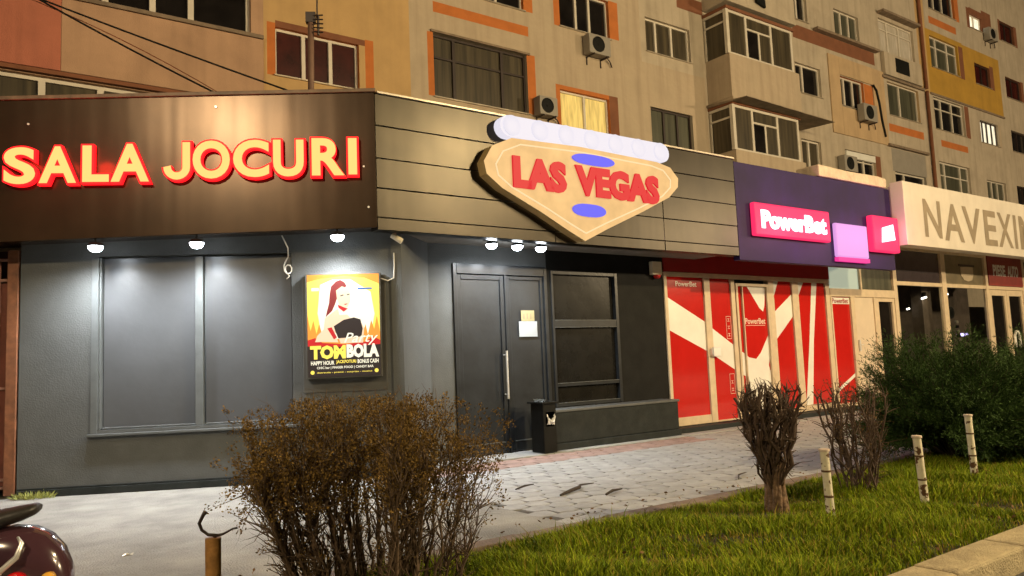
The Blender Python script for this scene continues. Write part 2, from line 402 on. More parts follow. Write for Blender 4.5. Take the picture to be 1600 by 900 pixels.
# (x0, x1, z0, z1, reveal colour, mullions, transoms, frame mat, glass mat, frame width)
W, D_ = M_white, M_darkframe
wins = [
 (-14.0, -2.36, 8.44, 9.95, TAN, [-12, -10.4, -9, -7.6, -6.2, -5.07, -4.24, -3.53], [], W, M_nightglass, .075),
 (-14.0, -3.2, 5.6, 6.88, TAN, [-12, -10.4, -9, -7.6, -6.07, -5.13, -4.2], [], W, M_curtain, .075),
 (-1.85, 0.07, 7.70, 8.76, ORANGE, [-1.2, -0.58], [], W, M_redglass, .055),
 (2.03, 4.87, 7.9, 9.5, CREAM, [2.66, 4.12], [8.93], D_, M_curtain, .055),
 (2.05, 4.84, 10.72, 12.1, ORANGE, [2.9, 4.0], [], W, M_nightglass, .05),
 (6.08, 7.94, 10.6, 11.75, ORANGE, [6.75, 7.25], [], W, M_nightglass, .05),
 (9.43, 11.42, 10.58, 11.66, CREAM, [9.95, 10.65], [], W, M_curtain, .055),
 (5.97, 7.78, 7.6, 8.78, ORANGE, [6.9], [], W, 'lit_yellow', .05),
 (9.45, 11.3, 7.6, 8.86, CREAM, [10.1, 10.7], [], D_, M_greenglass, .05),
 (17.0, 18.57, 10.66, 11.76, CREAM, [17.55], [], W, M_nightglass, .06),
 (17.1, 18.02, 13.42, 14.6, CREAM, [17.5], [], W, M_nightglass, .06),
 (17.05, 18.24, 7.6, 8.94, CREAM, [17.6], [], W, M_curtain, .06),
 (19.8, 21.52, 13.37, 14.45, CREAM, [20.4, 20.95], [], W, M_greenglass, .05),
 (19.84, 21.5, 10.62, 11.78, ORANGE, [20.25, 20.85], [], W, M_nightglass, .06),
 (19.8, 21.93, 7.6, 8.9, PINK, [20.5, 21.2], [8.55], W, M_nightglass, .06),
 (23.05, 25.85, 13.42, 14.85, CREAM, [23.85, 24.8], [14.45], W, 'lit_dim', .06),
 (23.33, 25.85, 10.8, 12.2, BEIGE, [24.4], [], W, M_greenglass, .05),
 (23.35, 25.85, 7.4, 8.45, SHADE, [24.2], [], W, M_nightglass, .06),
 (27.5, 30.0, 16.33, 17.6, ORANGE, [28.2, 29.0], [], W, M_nightglass, .05),
 (27.3, 29.9, 13.6, 15.05, MUST, [28.0, 29.05], [14.6], W, M_greenglass, .06),
 (27.15, 29.95, 10.78, 12.22, CREAM, [27.95, 28.95], [11.75], W, M_nightglass, .06),
 (27.15, 29.95, 7.6, 9.33, CREAM, [27.75, 29.2], [8.75], W, M_greenglass, .06),
 (31.5, 32.8, 16.35, 17.06, BROWN, [32.1], [], W, 'lit_white', .05),
 (31.5, 33.1, 13.6, 14.62, BROWN, [32.4], [], D_, M_redglass, .05),
 (31.5, 33.4, 10.76, 11.85, CREAM, [31.95, 32.4, 32.9], [], D_, 'lit_white', .05),
 (31.6, 33.6, 7.6, 8.98, CREAM, [32.3, 32.9], [], W, M_greenglass, .05),
 (34.8, 36.4, 16.42, 17.46, BROWN, [35.6], [], D_, M_redglass, .05),
 (34.8, 36.6, 13.5, 14.56, BROWN, [35.7], [], D_, M_redglass, .05),
 (34.85, 36.7, 10.76, 11.82, CREAM, [35.7], [], D_, M_nightglass, .05),
 (34.85, 36.7, 8.0, 9.02, CREAM, [35.7], [], D_, M_nightglass, .05),
 (38.2, 40.2, 16.42, 17.6, CREAM, [39.2], [], W, M_nightglass, .05),
 (38.2, 40.2, 13.6, 14.8, CREAM, [39.2], [], W, M_nightglass, .05),
 (38.2, 40.2, 10.8, 12.0, CREAM, [39.2], [], W, M_nightglass, .05),
 (-1.85, 0.07, 10.5, 11.6, ORANGE, [-1.2, -0.58], [], W, M_nightglass, .055),
]
EM_Y = emit('lit_yellow_blind', (1.0, 0.66, 0.16), 0.55, base=(0.3, 0.25, 0.12), var=0.35)
EM_D = emit('lit_dim_curtain', (1.0, 0.78, 0.5), 0.10, base=(0.33, 0.28, 0.2), var=0.6)
EM_W = emit('lit_white_curtain', (1.0, 0.92, 0.68), 0.85, base=(0.4, 0.38, 0.3), var=0.45)
GL = {'lit_yellow': EM_Y, 'lit_dim': EM_D, 'lit_white': EM_W}
paint_rects = [  # later wins
 (-14.5, 1.38, 4.0, 26, OCHRE), (-14.5, -2.1, 4, 26, TAN),
 (-2.03, -1.85, 7.68, 8.84, ORANGE), (-1.85, .22, 8.76, 8.9, BROWN), (.22, .43, 7.70, 8.92, ORANGE),  # the brown strip above the window has its shadow painted in
 (2.05, 4.96, 10.03, 10.30, ORANGE), (1.86, 2.03, 7.9, 9.5, ORANGE), (4.87, 5.14, 7.9, 9.53, ORANGE), (4.84, 5.14, 10.72, 12.1, ORANGE),
 (5.87, 6.08, 10.58, 11.78, ORANGE), (7.94, 8.3, 10.64, 11.78, ORANGE), (5.82, 5.97, 7.6, 8.9, ORANGE), (7.78, 8.12, 7.6, 8.9, BROWN), (5.97, 7.78, 8.78, 8.9, ORANGE),
 (10.9, 12.1, 12.3, 12.75, BROWN), (17.02, 22.55, 12.68, 13.2, BROWN),
 (21.52, 22.15, 10.5, 11.76, ORANGE), (21.93, 22.3, 7.6, 8.9, BROWN),
 (22.5, 26.3, 12.3, 26, CREAM), (23.2, 26.0, 10.1, 10.42, ORANGE), (26.2, 27.0, 12.3, 26, OCHRE), (23.2, 25.95, 8.45, 9.4, SHADE),
 (27.4, 29.95, 15.62, 15.95, ORANGE), (26.95, 30.4, 12.35, 15.3, MUST), (30.4, 34.2, 12.35, 15.25, MUST), (30.0, 30.42, 13.55, 15.1, BROWN), (30.0, 30.42, 10.75, 12.25, BROWN), (30.0, 30.4, 16.3, 17.6, ORANGE),
 (27.5, 30.0, 10.03, 10.32, ORANGE), (31.2, 31.5, 16.3, 17.3, BROWN), (32.8, 33.8, 16.4, 17.5, BROWN), (31.5, 32.8, 17.06, 17.35, BROWN),
 (33.1, 33.5, 13.57, 14.75, BROWN), (33.4, 33.7, 10.72, 11.9, PINK),
 (34.6, 34.8, 16.4, 17.5, BROWN), (36.4, 36.75, 16.4, 17.5, BROWN), (36.6, 36.9, 13.5, 14.6, BROWN),
]
def paint(x, z):
    c = PINK if x < 12.0 and z < 30 else CREAM
    if x > 1.38 and x < 12: c = PINK if (x < 9.2 or z < 10.2) else CREAM
    for r in paint_rects:
        if r[0] < x < r[1] and r[2] < z < r[3]: c = r[4]
    return c
mb = MB()
wall_grid(mb, -14.5, 46, 3.0, 26, YA, wins, paint, depth=0.22,
          cuts_x=sorted({r[0] for r in paint_rects} | {r[1] for r in paint_rects} | {12.0, 1.38, 9.2}),
          cuts_z=sorted({r[2] for r in paint_rects} | {r[3] for r in paint_rects} | {10.2}))
mb.quad((46, YA, 0), (46, YA + 12, 0), (46, YA + 12, 26), (46, YA, 26), CREAM)
mb.quad((-14.5, YA + 12, 0), (-14.5, YA, 0), (-14.5, YA, 26), (-14.5, YA + 12, 26), CREAM)
mb.quad((-14.5, YA, 26), (46, YA, 26), (46, YA + 12, 26), (-14.5, YA + 12, 26), SHADE)
part('wall', apt, mb, APT_MATS)
# insulated patch panels standing a few centimetres proud
mb = MB()
def patch(x0, x1, z0, z1, holes, mi, t=0.05):
    g = MB(); wall_grid(g, x0, x1, z0, z1, YA - t, [h[:4] + (mi,) for h in holes], lambda a, b: mi, depth=t - 0.002)
    g.f = [f for f in g.f]; mb.add(g.v, g.f[:len(g.f)], mi)
def ring(x0, x1, z0, z1, hx0, hx1, hz0, hz1, mi, t=0.05):
    mb.box(x0, hx0, YA - t, YA - .002, z0, z1, mi); mb.box(hx1, x1, YA - t, YA - .002, z0, z1, mi)
    mb.box(hx0, hx1, YA - t, YA - .002, z0, hz0, mi); mb.box(hx0, hx1, YA - t, YA - .002, hz1, z1, mi)
ring(19.1, 23.0, 9.45, 12.5, 19.8, 22.15, 10.55, 11.8, 0)
part('render_patch', apt, mb, [M_beige], bevel=0.01)
for a, b, t_, z0, z1 in ((18.3, 22.6, .22, 13.2, 13.3), (22.9, 26.3, .10, 12.28, 12.38), (26.9, 34.2, .06, 12.27, 12.36), (22.9, 26.1, .14, 9.42, 9.52), (23.0, 26.0, .30, 15.0, 15.1), (-14.2, -2.14, .16, 8.36, 8.44), (1.95, 4.95, .05, 9.5, 9.56)):
    mb = MB(); mb.box(a, b, YA - t_, YA - .002, z0, z1); part('ledge', apt, mb, [mat('ledge_concrete', (0.22, 0.16, 0.11), rough=.9, var=.25, scale=5, stain=.4)], bevel=0.008)
# loggia parapets
mb = MB(); mb.box(-14.2, -5.8, YA - .12, YA - .002, 6.98, 8.355, 0); mb.box(-5.798, -2.14, YA - .12, YA - .002, 6.98, 8.355, 1)
part('parapet', apt, mb, [M_salmon, M_tan], bevel=0.01)
mb = MB(); mb.box(-14.2, -2.14, YA - .10, YA - .002, 6.90, 6.975); part('slab_shade_edge', apt, mb, M_brown)  # brown colour stands for the dark shade under the slab
mb = MB(); mb.box(23.0, 26.0, YA - .16, YA - .002, 12.4, 13.36); part('parapet', apt, mb, M_cream, bevel=0.01)
mb = MB(); mb.box(23.85, 24.9, YA - .19, YA - .162, 12.62, 13.22); part('hatch', apt, mb, M_black)
mb = MB()
for z0, z1 in ((3, 12.3), (12.4, 26)): mb.tube([(26.45, YA - .09, z0), (26.45, YA - .09, z1)], 0.07, 10)
part('drainpipe', apt, mb, M_brown, smooth=True)
def apt_window(w):
    x0, x1, z0, z1, _, mul, tr, fm, gm, fw = w
    f = MB(); ya, yb = YA + .10, YA + .17
    f.box(x0, x0 + fw, ya, yb, z0, z1); f.box(x1 - fw, x1, ya, yb, z0, z1); f.box(x0 + fw, x1 - fw, ya, yb, z0, z0 + fw); f.box(x0 + fw, x1 - fw, ya, yb, z1 - fw, z1)
    for m in mul: f.box(m - fw * .75, m + fw * .75, ya - .004, yb, z0 + fw, z1 - fw)
    for t in tr:
        e = sorted([x0] + mul + [x1])
        for a, b in zip(e[:-1], e[1:]): f.box(a + fw * .8, b - fw * .8, ya + .003, yb, t - .025, t + .025)
    fo = part('window', apt, f, fm)
    # sash lines inside each bay
    g = MB(); g.quad((x0 + fw * .5, YA + .15, z0 + fw * .5), (x1 - fw * .5, YA + .15, z0 + fw * .5), (x1 - fw * .5, YA + .15, z1 - fw * .5), (x0 + fw * .5, YA + .15, z1 - fw * .5))
    part('pane', fo, g, GL.get(gm, gm) if isinstance(gm, str) else gm)
    s = MB(); s.box(x0 - .04, x1 + .04, YA - .05, YA + .098, z0 - .03, z0 - .002)
    part('sill', fo, s, M_flash)
for w in wins: apt_window(w)
# curtains / blinds seen in some windows
def blind(x0, x1, z0, z1, m, nm='roller_blind'):
    g = MB(); g.box(x0, x1, YA + .125, YA + .135, z0, z1); return g
mb = MB(); mb.box(19.85, 21.88, YA - .04, YA + .09, 8.6, 8.86); part('shutter_box', apt, mb, M_whitevinyl, bevel=.02)
# enclosed corner balconies (the stack right of centre)
def balcony(zb, zp, zt, glass, closed=True, awn=False, pc=M_pinkish):
    bx0, bx1, y0 = 12.1, 15.5, YA - .95
    b = MB(); b.box(bx0, bx1 + .25, y0 - .03, YA - .002, zb - .12, zb); b.box(bx0 + .0, bx1 + .25, y0, YA - .003, zb + .002, zp)
    p = part('balcony', apt, b, pc, bevel=.012)
    if closed:
        f = MB(); fw = .05
        for x in (bx0 + .03, 13.05, 14.35, bx1 - .03): f.box(x - fw, x + fw, y0 + .03, y0 + .10, zp, zt)
        f.box(bx0 + .08, bx1 - .08, y0 + .032, y0 + .098, zt - .08, zt); f.box(bx0 + .08, bx1 - .08, y0 + .032, y0 + .098, zp + .002, zp + .06)
        f.box(13.1, 14.3, y0 + .034, y0 + .095, zt - .48, zt - .42); f.box(13.66, 13.74, y0 + .034, y0 + .095, zp + .06, zt - .48)
        f.box(bx0 - .02, bx0 + .04, y0 + .10, YA - .03, zt - .08, zt); f.box(bx0 - .02, bx0 + .04, y0 + .10, YA - .03, zt - .42, zt - .36)
        f.box(bx0 - .02, bx0 + .04, YA - .09, YA - .03, zp, zt - .1)
        f.box(bx0 - .04, bx0 + .09, y0 + .01, y0 + .12, zp, zt)
        part('balcony_window', p, f, W)
        g = MB(); g.box(bx0 + .01, bx1 - .01, y0 + .06, y0 + .07, zp, zt - .02, 0); g.box(bx0 + .005, bx0 + .015, y0 + .07, YA - .01, zp, zt - .02, 1)
        g.box(bx1 - .02, bx1 - .01, y0 + .07, YA - .01, zp, zt - .02, 1); g.box(13.1, 13.68, y0 + .052, y0 + .058, zp + .06, zt - .5, 2)
        part('pane', p, g, [glass, M_curtain, M_nightglass])
        r = MB(); r.box(bx0 - .05, bx1 + .1, y0 - .02, YA - .004, zt + .002, zt + .10); part('slab', p, r, M_brown)
    return p
balcony(9.33, 10.74, 12.18, M_curtain)
b = balcony(6.3, 7.66, 9.1, M_curtain)
mb = MB(); mb.hexa([(12.0, YA - 1.55, 9.13), (17.0, YA - 1.35, 9.13), (17.0, YA - .01, 9.2), (12.0, YA - .01, 9.2),
                   (12.0, YA - 1.55, 9.15), (17.0, YA - 1.35, 9.15), (17.0, YA - .01, 9.30), (12.0, YA - .01, 9.30)])
part('canopy', apt, mb, mat('canopy_sheet', (.25, .19, .13), rough=.6, var=.2, streak=.5))
balcony(12.55, 13.75, 15.2, M_curtain, pc=M_cream)
mb = MB(); mb.prism([(13.55, 12.7), (14.0, 12.6), (13.95, 13.3), (13.85, 13.9), (13.6, 13.9)], YA - 1.06, YA - .985); solo('hung_cloth', 'black cloth hanging over the parapet of the upper corner balcony', 'cloth', mb, M_black, FB, (13.8, YA - 1, 12.6))

# air conditioners on the block
def air_conditioner(x, z, w, h, y, label, fan=True):
    t = thing('air_conditioner', label, 'air conditioner', FB, (x, YA, z), 'air conditioners on the apartment block')
    b = MB(); b.box(x, x + w, y - .32, y - .04, z, z + h); part('housing', t, b, M_shade, bevel=.02)
    g = MB(); cxx, czz = x + w * .42, z + h * .5; r = h * .40
    g.lathe((cxx, y - .335, czz), [(r, .02), (r, 0), (r * .9, -.004), (r * .88, .008), (r * .2, .008), (r * .18, -.004), (.001, -.006)], 24, axis='y')
    part('fan_grille', t, g, M_black, smooth='auto')
    for q in (x + w * .15, x + w * .8):
        k = MB(); k.box(q, q + .03, y - .36, y - .002, z - .05, z - .012); k.box(q, q + .03, y - .03, y - .002, z - .25, z - .05)
        part('bracket', t, k, M_darkframe)
    p = MB(); p.tube([(x + w, y - .1, z + .1), (x + w + .08, y - .1, z + .02), (x + w + .16, y - .08, z - .02), (x + w + .26, y - .05, z - .16)], .02, 6)
    part('hose', t, p, M_darkframe, smooth=True)
air_conditioner(6.85, 9.9, .80, .56, YA, 'grey air conditioner under the orange-edged dark window left of the balconies')
air_conditioner(20.75, 10.1, .95, .66, YA - .05, 'dark air conditioner with a round fan below the window in the beige patch')
air_conditioner(19.2, 7.95, .85, .6, YA, 'air conditioner beside the shuttered window just above the betting shop roof')
air_conditioner(32.75, 15.95, .85, .6, YA, 'air conditioner beside the small lit window high at the right edge')
air_conditioner(5.0, 7.85, .6, .5, YA, 'air conditioner left of the yellow lit window')
mb = MB(); mb.tube([(22.1, YA - .07, 11.78), (22.3, YA - .08, 11.6), (22.45, YA - .08, 11.1), (22.55, YA - .08, 10.4), (22.72, YA - .08, 9.75)], .045, 8)
solo('drain_hose', 'black hose curving down the wall beside the beige patch', 'hose', mb, M_black, FB, (22.4, YA, 9.8), smooth=True)

# ================================================================== GAMING HALL
hall = thing('gaming_hall', 'low dark grey gaming hall with deep black fascia and lit red letters', 'building', FB, (-2.28, 0, 0))
def toB(x, y, z=0):    # a point of the skewed front in the facade frame
    q = FB.inverted() @ (FA @ Vector((x, y, z))); return (q.x, q.y, q.z)
# skewed front wall with window recess, mesh in FA coordinates moved into FB
def a2b(mb):
    mb.v = [toB(*p) for p in mb.v]; return mb
mb = MB()
wall_grid(mb, -0.27, 4.55, -0.1, 3.32, 0, [(0.67, 3.09, 0.79, 3.02, 1)], lambda x, z: 0, depth=0.14)
mb.quad((-0.27, 0, -.1), (-0.27, 0, 3.32), (-0.27, .5, 3.32), (-0.27, .5, -.1), 0)
a2b(mb)
rx = toB(4.55, 0)
mb.quad((rx[0], rx[1], -.1), (-1.42, 0.0, -.1), (-1.42, 0.0, 3.32), (rx[0], rx[1], 3.32), 0)
wall_grid(mb, -1.42, 3.70, -0.1, 3.4, 0, [(-1.0, .84, -0.1, 3.0, 0), (.93, 2.46, .66, 2.95, 2)], lambda x, z: 0 if x < .85 else 2, depth=.10, cuts_x=(.85,))
part('wall', hall, mb, [M_greywall, M_greytrim, M_black])
mb = MB(); mb.box(-.26, 4.56, -.035, -.002, 0.0, .09); mb.box(-.26, 4.56, -.02, -.002, .092, .115); a2b(mb)
part('plinth', hall, mb, M_ledge, bevel=.006)
# window of the front
mb = MB(); mb.box(.56, 3.16, -.07, .12, .715, .745); mb.box(.585, .668, -.012, -.001, .745, 3.0); a2b(mb)
wf = part('window', hall, mb, M_greytrim, bevel=.004)
mb = MB(); mb.box(.70, 1.835, .10, .125, .80, 3.0); mb.box(1.965, 3.07, .10, .125, .80, 3.0); a2b(mb); part('pane', wf, mb, M_greysmooth, bevel=.004)
mb = MB(); mb.box(1.85, 1.95, .03, .13, .79, 3.0); mb.box(.672, .692, .02, .12, .80, 3.0); mb.box(.70, 1.845, .06, .098, .795, .815); mb.box(1.955, 3.08, .06, .098, .795, .815); a2b(mb); part('frame', wf, mb, M_greytrim, bevel=.005)
# pillar strip and conduit beside the poster
mb = MB(); mb.box(4.40, 4.553, -.018, -.001, .12, 3.3); a2b(mb); part('pilaster', hall, mb, M_greywall, bevel=.005)
# entrance door
mb = MB()
mb.box(-1.0, -.93, -.03, .10, 0, 3.0); mb.box(.77, .84, -.03, .10, 0, 3.0); mb.box(-.93, .77, -.03, .10, 2.84, 3.0); mb.box(-.03, .02, -.02, .10, 0, 2.84)
mb.box(-.93, .77, .02, .10, -.02, .03)
part('door_frame', hall, mb, M_blackdoor, bevel=.006)
def leaf(x0, x1, nm):
    b = MB(); r = .075 if x1 - x0 > .8 else .06; z0, z1 = .035, 2.83
    b.box(x0, x0 + r, .0, .06, z0, z1); b.box(x1 - r, x1, .0, .06, z0, z1); b.box(x0 + r, x1 - r, 0, .06, z0, .19); b.box(x0 + r, x1 - r, 0, .06, z1 - r, z1)
    b.box(x0 + r, x1 - r, .022, .05, .19, z1 - r)
    o = part('door', hall, b, M_blackdoor, bevel=.006)
    k = MB(); k.box(x0 + r, x1 - r, -.006, .018, .178, .192); part('trim', o, k, M_greytrim)
    return o
d1 = leaf(-.92, -.035, 1); d2 = leaf(.025, .765, 2)
mb = MB(); mb.tube([(-.085, -.085, .86), (-.085, -.085, 1.62)], .019, 12); mb.tube([(-.085, -.085, .93), (-.085, .0, .93)], .012, 8); mb.tube([(-.085, -.085, 1.55), (-.085, .0, 1.55)], .012, 8)
part('handle', d1, mb, M_chrome, smooth='auto')
# side window beyond the door
mb = MB()
mb.box(.93, .98, -.02, .09, .66, 2.95); mb.box(2.39, 2.46, -.02, .09, .66, 2.95)
for z0, z1 in ((.66, .72), (.99, 1.05), (1.99, 2.11), (2.89, 2.95)): mb.box(.98, 2.39, -.015, .09, z0, z1)
fr = part('window', hall, mb, M_blackdoor, bevel=.005)
mb = MB(); mb.quad((.98, .05, .72), (2.39, .05, .72), (2.39, .05, 2.89), (.98, .05, 2.89)); part('pane', fr, mb, mat('dark_side_glass', (.012, .011, .009), spec=.3, rough=.2, var=.3, bump=.002, bscale=3))
mb = MB()
for z in (.722, 1.053, 1.992, 2.113): mb.box(.985, 2.385, -.022, -.016, z - .008, z)
part('trim', fr, mb, M_greytrim)
# low ledge under it
mb = MB(); mb.box(.57, 3.46, -.43, -.002, 0, .115); mb.box(.59, 3.44, -.40, -.003, .116, .60)
lg = part('ledge', hall, mb, M_ledge, bevel=.012)
mb = MB(); mb.box(.57, 3.46, -.425, -.002, .602, .645); part('coping', lg, mb, mat('ledge_cap', (.085, .09, .088), rough=.6, var=.2), bevel=.01)
# fascia (skewed part and long part) : front panels, soffit
fa0, fa1 = -2.2, 4.255
zb = lambda x: 3.155 + (x / 4.255) * .095; zt = lambda x: 4.93 + (x / 4.255) * .13
mb = MB()
pa = [toB(fa0, -.5), toB(fa1, -.5), toB(fa1 - .05, .3), toB(fa0, .3)]
mb.hexa([(*pa[0][:2], zb(fa0)), (*pa[1][:2], zb(fa1)), (*pa[2][:2], zb(fa1) + .06), (*pa[3][:2], zb(fa0) + .06),
         (*pa[0][:2], zt(fa0)), (*pa[1][:2], zt(fa1)), (*pa[2][:2], zt(fa1)), (*pa[3][:2], zt(fa0))])
fasA = part('fascia', hall, mb, M_fasciaA, bevel=.008)
mb = MB(); bx = pa[1][0] + .004
prev = bx
cutsB = [bx, 0.2, 2.6, 4.57]
levels = [3.22, 3.39, 3.78, 4.18, 4.62, 5.05]
for i in range(len(cutsB) - 1):
    for j in range(len(levels) - 1):
        mb.box(cutsB[i] + .004, cutsB[i + 1] - .004, -1.1 + .004 * ((i + j) % 2), -.9, levels[j] + .004, levels[j + 1] - .004)
mb.box(bx + .01, 4.56, -.895, .4, 3.30, 5.0)
fasB = part('fascia', hall, mb, M_fasciaB, bevel=.006)
mb = MB()   # soffit between fascia and the walls
mb.add([(*toB(fa0, -.49)[:2], 3.17), (*toB(4.25, -.49)[:2], 3.27), (*toB(4.56, 0)[:2], 3.28), (*toB(4.56, .2)[:2], 3.3), (*toB(fa0, .2)[:2], 3.2)], [(0, 1, 2, 3, 4)])
mb.quad((-2.76, -1.08, 3.275), (-1.3, -1.08, 3.275), (-1.3, .2, 3.295), (-2.2, -.4, 3.295)); mb.quad((-1.3, -1.08, 3.275), (4.56, -1.08, 3.275), (4.56, .2, 3.3), (-1.3, .2, 3.3))
part('soffit', hall, mb, mat('soffit_board', (.20, .19, .17), rough=.8, var=.2, scale=4))
mb = MB()
mb.hexa([(*toB(fa0, -.53)[:2], zt(fa0) + .002), (*toB(fa1 + .02, -.53)[:2], zt(fa1) + .002), (*toB(fa1 - .1, .1)[:2], zt(fa1) + .002), (*toB(fa0, .1)[:2], zt(fa0) + .002),
         (*toB(fa0, -.53)[:2], zt(fa0) + .05), (*toB(fa1 + .02, -.53)[:2], zt(fa1) + .05), (*toB(fa1 - .1, .1)[:2], zt(fa1) + .06), (*toB(fa0, .1)[:2], zt(fa0) + .06)])
part('roof_flashing', hall, mb, mat('old_flashing', (.16, .10, .06), rough=.5, var=.4, scale=6), bevel=.004)
mb = MB(); mb.box(bx + .03, 4.57, -1.13, -.6, 5.052, 5.085); part('roof_flashing', hall, mb, M_flash, bevel=.005)
mb = MB(); mb.add([(*toB(fa0, .1)[:2], 4.8), (*toB(fa1 - .1, .1)[:2], 4.9), (4.5, -.6, 4.9), (4.5, 5.4, 4.9), (-14, 5.4, 4.9), (-14, 3, 4.8)], [tuple(range(6))])
part('roof', hall, mb, M_roadasph)
mb = MB(); mb.quad((*toB(-2.2, .6)[:2], 0), (*toB(-.27, .6)[:2], 0), (*toB(-.27, .6)[:2], 3.2), (*toB(-2.2, .6)[:2], 3.2)); part('passage_wall', hall, mb, mat('passage_dark', (.05, .018, .012), rough=.8, var=.3))
mb = MB(); mb.tube([toB(4.1, -.505, 4.06), toB(4.1, -.515, 4.06)], .012, 8); mb.tube([toB(.02, -.505, 4.62), toB(.02, -.515, 4.62)], .014, 8); mb.tube([toB(2.25, -.505, 4.85), toB(2.25, -.515, 4.85)], .014, 8); mb.tube([toB(4.15, -.505, 3.52), toB(4.15, -.515, 3.52)], .014, 8)
part('rivet', hall, mb, M_chrome)

# lit lettering SALA JOCURI, each letter a part
sign = thing('letter_sign', 'glowing yellow-red letters reading SALA JOCURI on the dark fascia', 'sign', FA, (0, -.5, 3.85))
EM_F = emit('letter_face', (1.0, 0.44, 0.13), 1.5)
EM_S = emit('letter_side', (1.0, 0.008, 0.012), 1.8, base=(.3, .01, .01))
letters = [('S', -.21, .15, 3.84, 4.30), ('A', .19, .62, 3.85, 4.31), ('L', .69, 1.00, 3.86, 4.32), ('A', 1.02, 1.47, 3.86, 4.34), ('J', 1.64, 1.96, 3.88, 4.36),
           ('O', 1.99, 2.44, 3.89, 4.38), ('C', 2.48, 2.92, 3.905, 4.39), ('U', 2.97, 3.35, 3.91, 4.39), ('R', 3.45, 3.86, 3.92, 4.41), ('I', 3.91, 4.02, 3.93, 4.41)]
def jpoly(x0, x1, z0, z1, th):
    r = (x1 - x0) / 2; c = ((x0 + x1) / 2, z0 + r); P = [(x1, z1)]
    for k in range(13): a = -math.pi * k / 12; P.append((c[0] + r * math.cos(a), c[1] + r * math.sin(a)))
    q = r - th; P.append((x0 + th * .95, c[1] + .02))
    for k in range(12, -1, -1): a = -math.pi * k / 12; P.append((c[0] + q * math.cos(a), c[1] + q * math.sin(a)))
    P.append((x1 - th, z1)); return P[::-1]
for gx in (.0, .42, .86, 1.25): light('letter_glow', FA, (gx, -.72, 4.08), 7, (1.0, .03, .02), size=.12)
for gx in (1.8, 2.25, 2.7, 3.2, 3.7): light('letter_glow', FA, (gx, -.72, 4.12), 1.2, (1.0, .03, .02), size=.12)
for ch, x0, x1, z0, z1 in letters:
    g = MB(); e_ = .022
    if ch == 'J':
        g.prism(jpoly(x0 - e_, x1 + e_, z0 - e_, z1 + e_, .125), -.592, -.515, 1); g.prism(jpoly(x0, x1, z0, z1, .092), -.603, -.593, 0, side=1)
    else:
        g.text(ch, x0 - e_, x1 + e_, z0 - e_, z1 + e_, -.592, .077, bold=.064, mi=1, side=1, res=6); g.text(ch, x0, x1, z0, z1, -.603, .010, bold=.032, mi=0, side=1, res=6)
    lo = part('letter', sign, g, [EM_F, EM_S])

# poster light box
pb = thing('poster_lightbox', 'backlit advertising poster for a tombola party in a dark box frame on the grey wall', 'poster', FA, (3.3, 0, 1.33))
mb = MB(); mb.box(3.285, 4.265, -.155, -.02, 1.325, 2.715); mb.box(3.23, 4.33, -.018, -.001, 1.14, 2.69); part('frame', pb, mb, mat('lightbox_frame_shade', (.06, .058, .05), rough=.5), bevel=.006)  # second, thin dark sheet stands for the shadow round the box
pm = [emit('poster_yellow', (1.0, .78, .12), 1.0), emit('poster_white', (1.0, .93, .72), .95), emit('poster_orange', (1.0, .35, .05), .85), emit('poster_red', (.75, .03, .03), .7),
      emit('poster_black', (.05, .035, .03), .6), emit('poster_skin', (1.0, .70, .46), .85), emit('poster_hair', (.30, .035, .03), .7), emit('poster_blue', (.03, .15, .5), .7), emit('poster_wine', (.5, .05, .10), .7)]
mb = MB(); X = lambda u: 3.31 + u * .935; Z = lambda v: 1.345 + v * 1.345
PY = -.157
def pp(poly, mi, k): mb.prism([(X(u), Z(v)) for u, v in poly], PY - .0008 * k, PY + .0006, mi)
pp([(0, 0), (1, 0), (1, 1), (0, 1)], 0, 1)
pp([(0, .93), (0, 1), (1, 1), (1, .9), (.8, .96), (.5, .985), (.2, .96)], 2, 1.5); pp([(.18, .90), (.14, .62), (.2, .36), (.85, .34), (.93, .6), (.88, .82), (.6, .95), (.35, .95)], 1, 2)
pp([(0, .30), (1, .30), (1, .42), (.96, .58), (.92, .45), (.88, .54), (.83, .4), (.8, .50), (.74, .38), (.3, .36), (.2, .40), (.16, .52), (.12, .42), (.08, .55), (.04, .45), (0, .6)], 2, 3)
pp([(0, .24), (1, .24), (1, .34), (.9, .38), (.8, .33), (.5, .31), (.2, .33), (.1, .38), (0, .36)], 3, 4)
# figure: hair, face, neck and shoulders, dress, arm, glove
pp([(.40, .93), (.33, .88), (.31, .80), (.30, .72), (.27, .64), (.25, .58), (.34, .64), (.38, .70), (.42, .78), (.50, .86), (.55, .88), (.52, .92), (.46, .945)], 6, 5)
pp([(.24, .57), (.34, .62), (.42, .66), (.44, .60), (.55, .60), (.60, .56), (.72, .54), (.78, .47), (.76, .32), (.45, .32), (.40, .42), (.30, .44), (.16, .40), (.14, .36), (.22, .46)], 5, 6)
pp([(.40, .84), (.48, .88), (.56, .86), (.60, .80), (.59, .73), (.55, .67), (.50, .66), (.44, .70), (.41, .76)], 5, 7)
pp([(.53, .665), (.56, .66), (.50, .63), (.43, .67), (.42, .70)], 3, 8)
pp([(.455, .79), (.50, .80), (.505, .79), (.46, .78)], 4, 8); pp([(.545, .80), (.585, .805), (.585, .795), (.55, .79)], 4, 8); pp([(.50, .705), (.56, .71), (.53, .695)], 3, 8)
pp([(.36, .49), (.50, .55), (.64, .57), (.73, .55), (.76, .46), (.74, .38), (.42, .37), (.38, .44)], 4, 9)
pp([(.13, .40), (.22, .46), (.30, .46), (.40, .37), (.42, .33), (.2, .34), (.1, .34)], 5, 10)
pp([(.27, .47), (.33, .48), (.40, .38), (.36, .36)], 3, 11)
pp([(.06, .87), (.16, .87), (.16, .84), (.06, .84)], 1, 5)
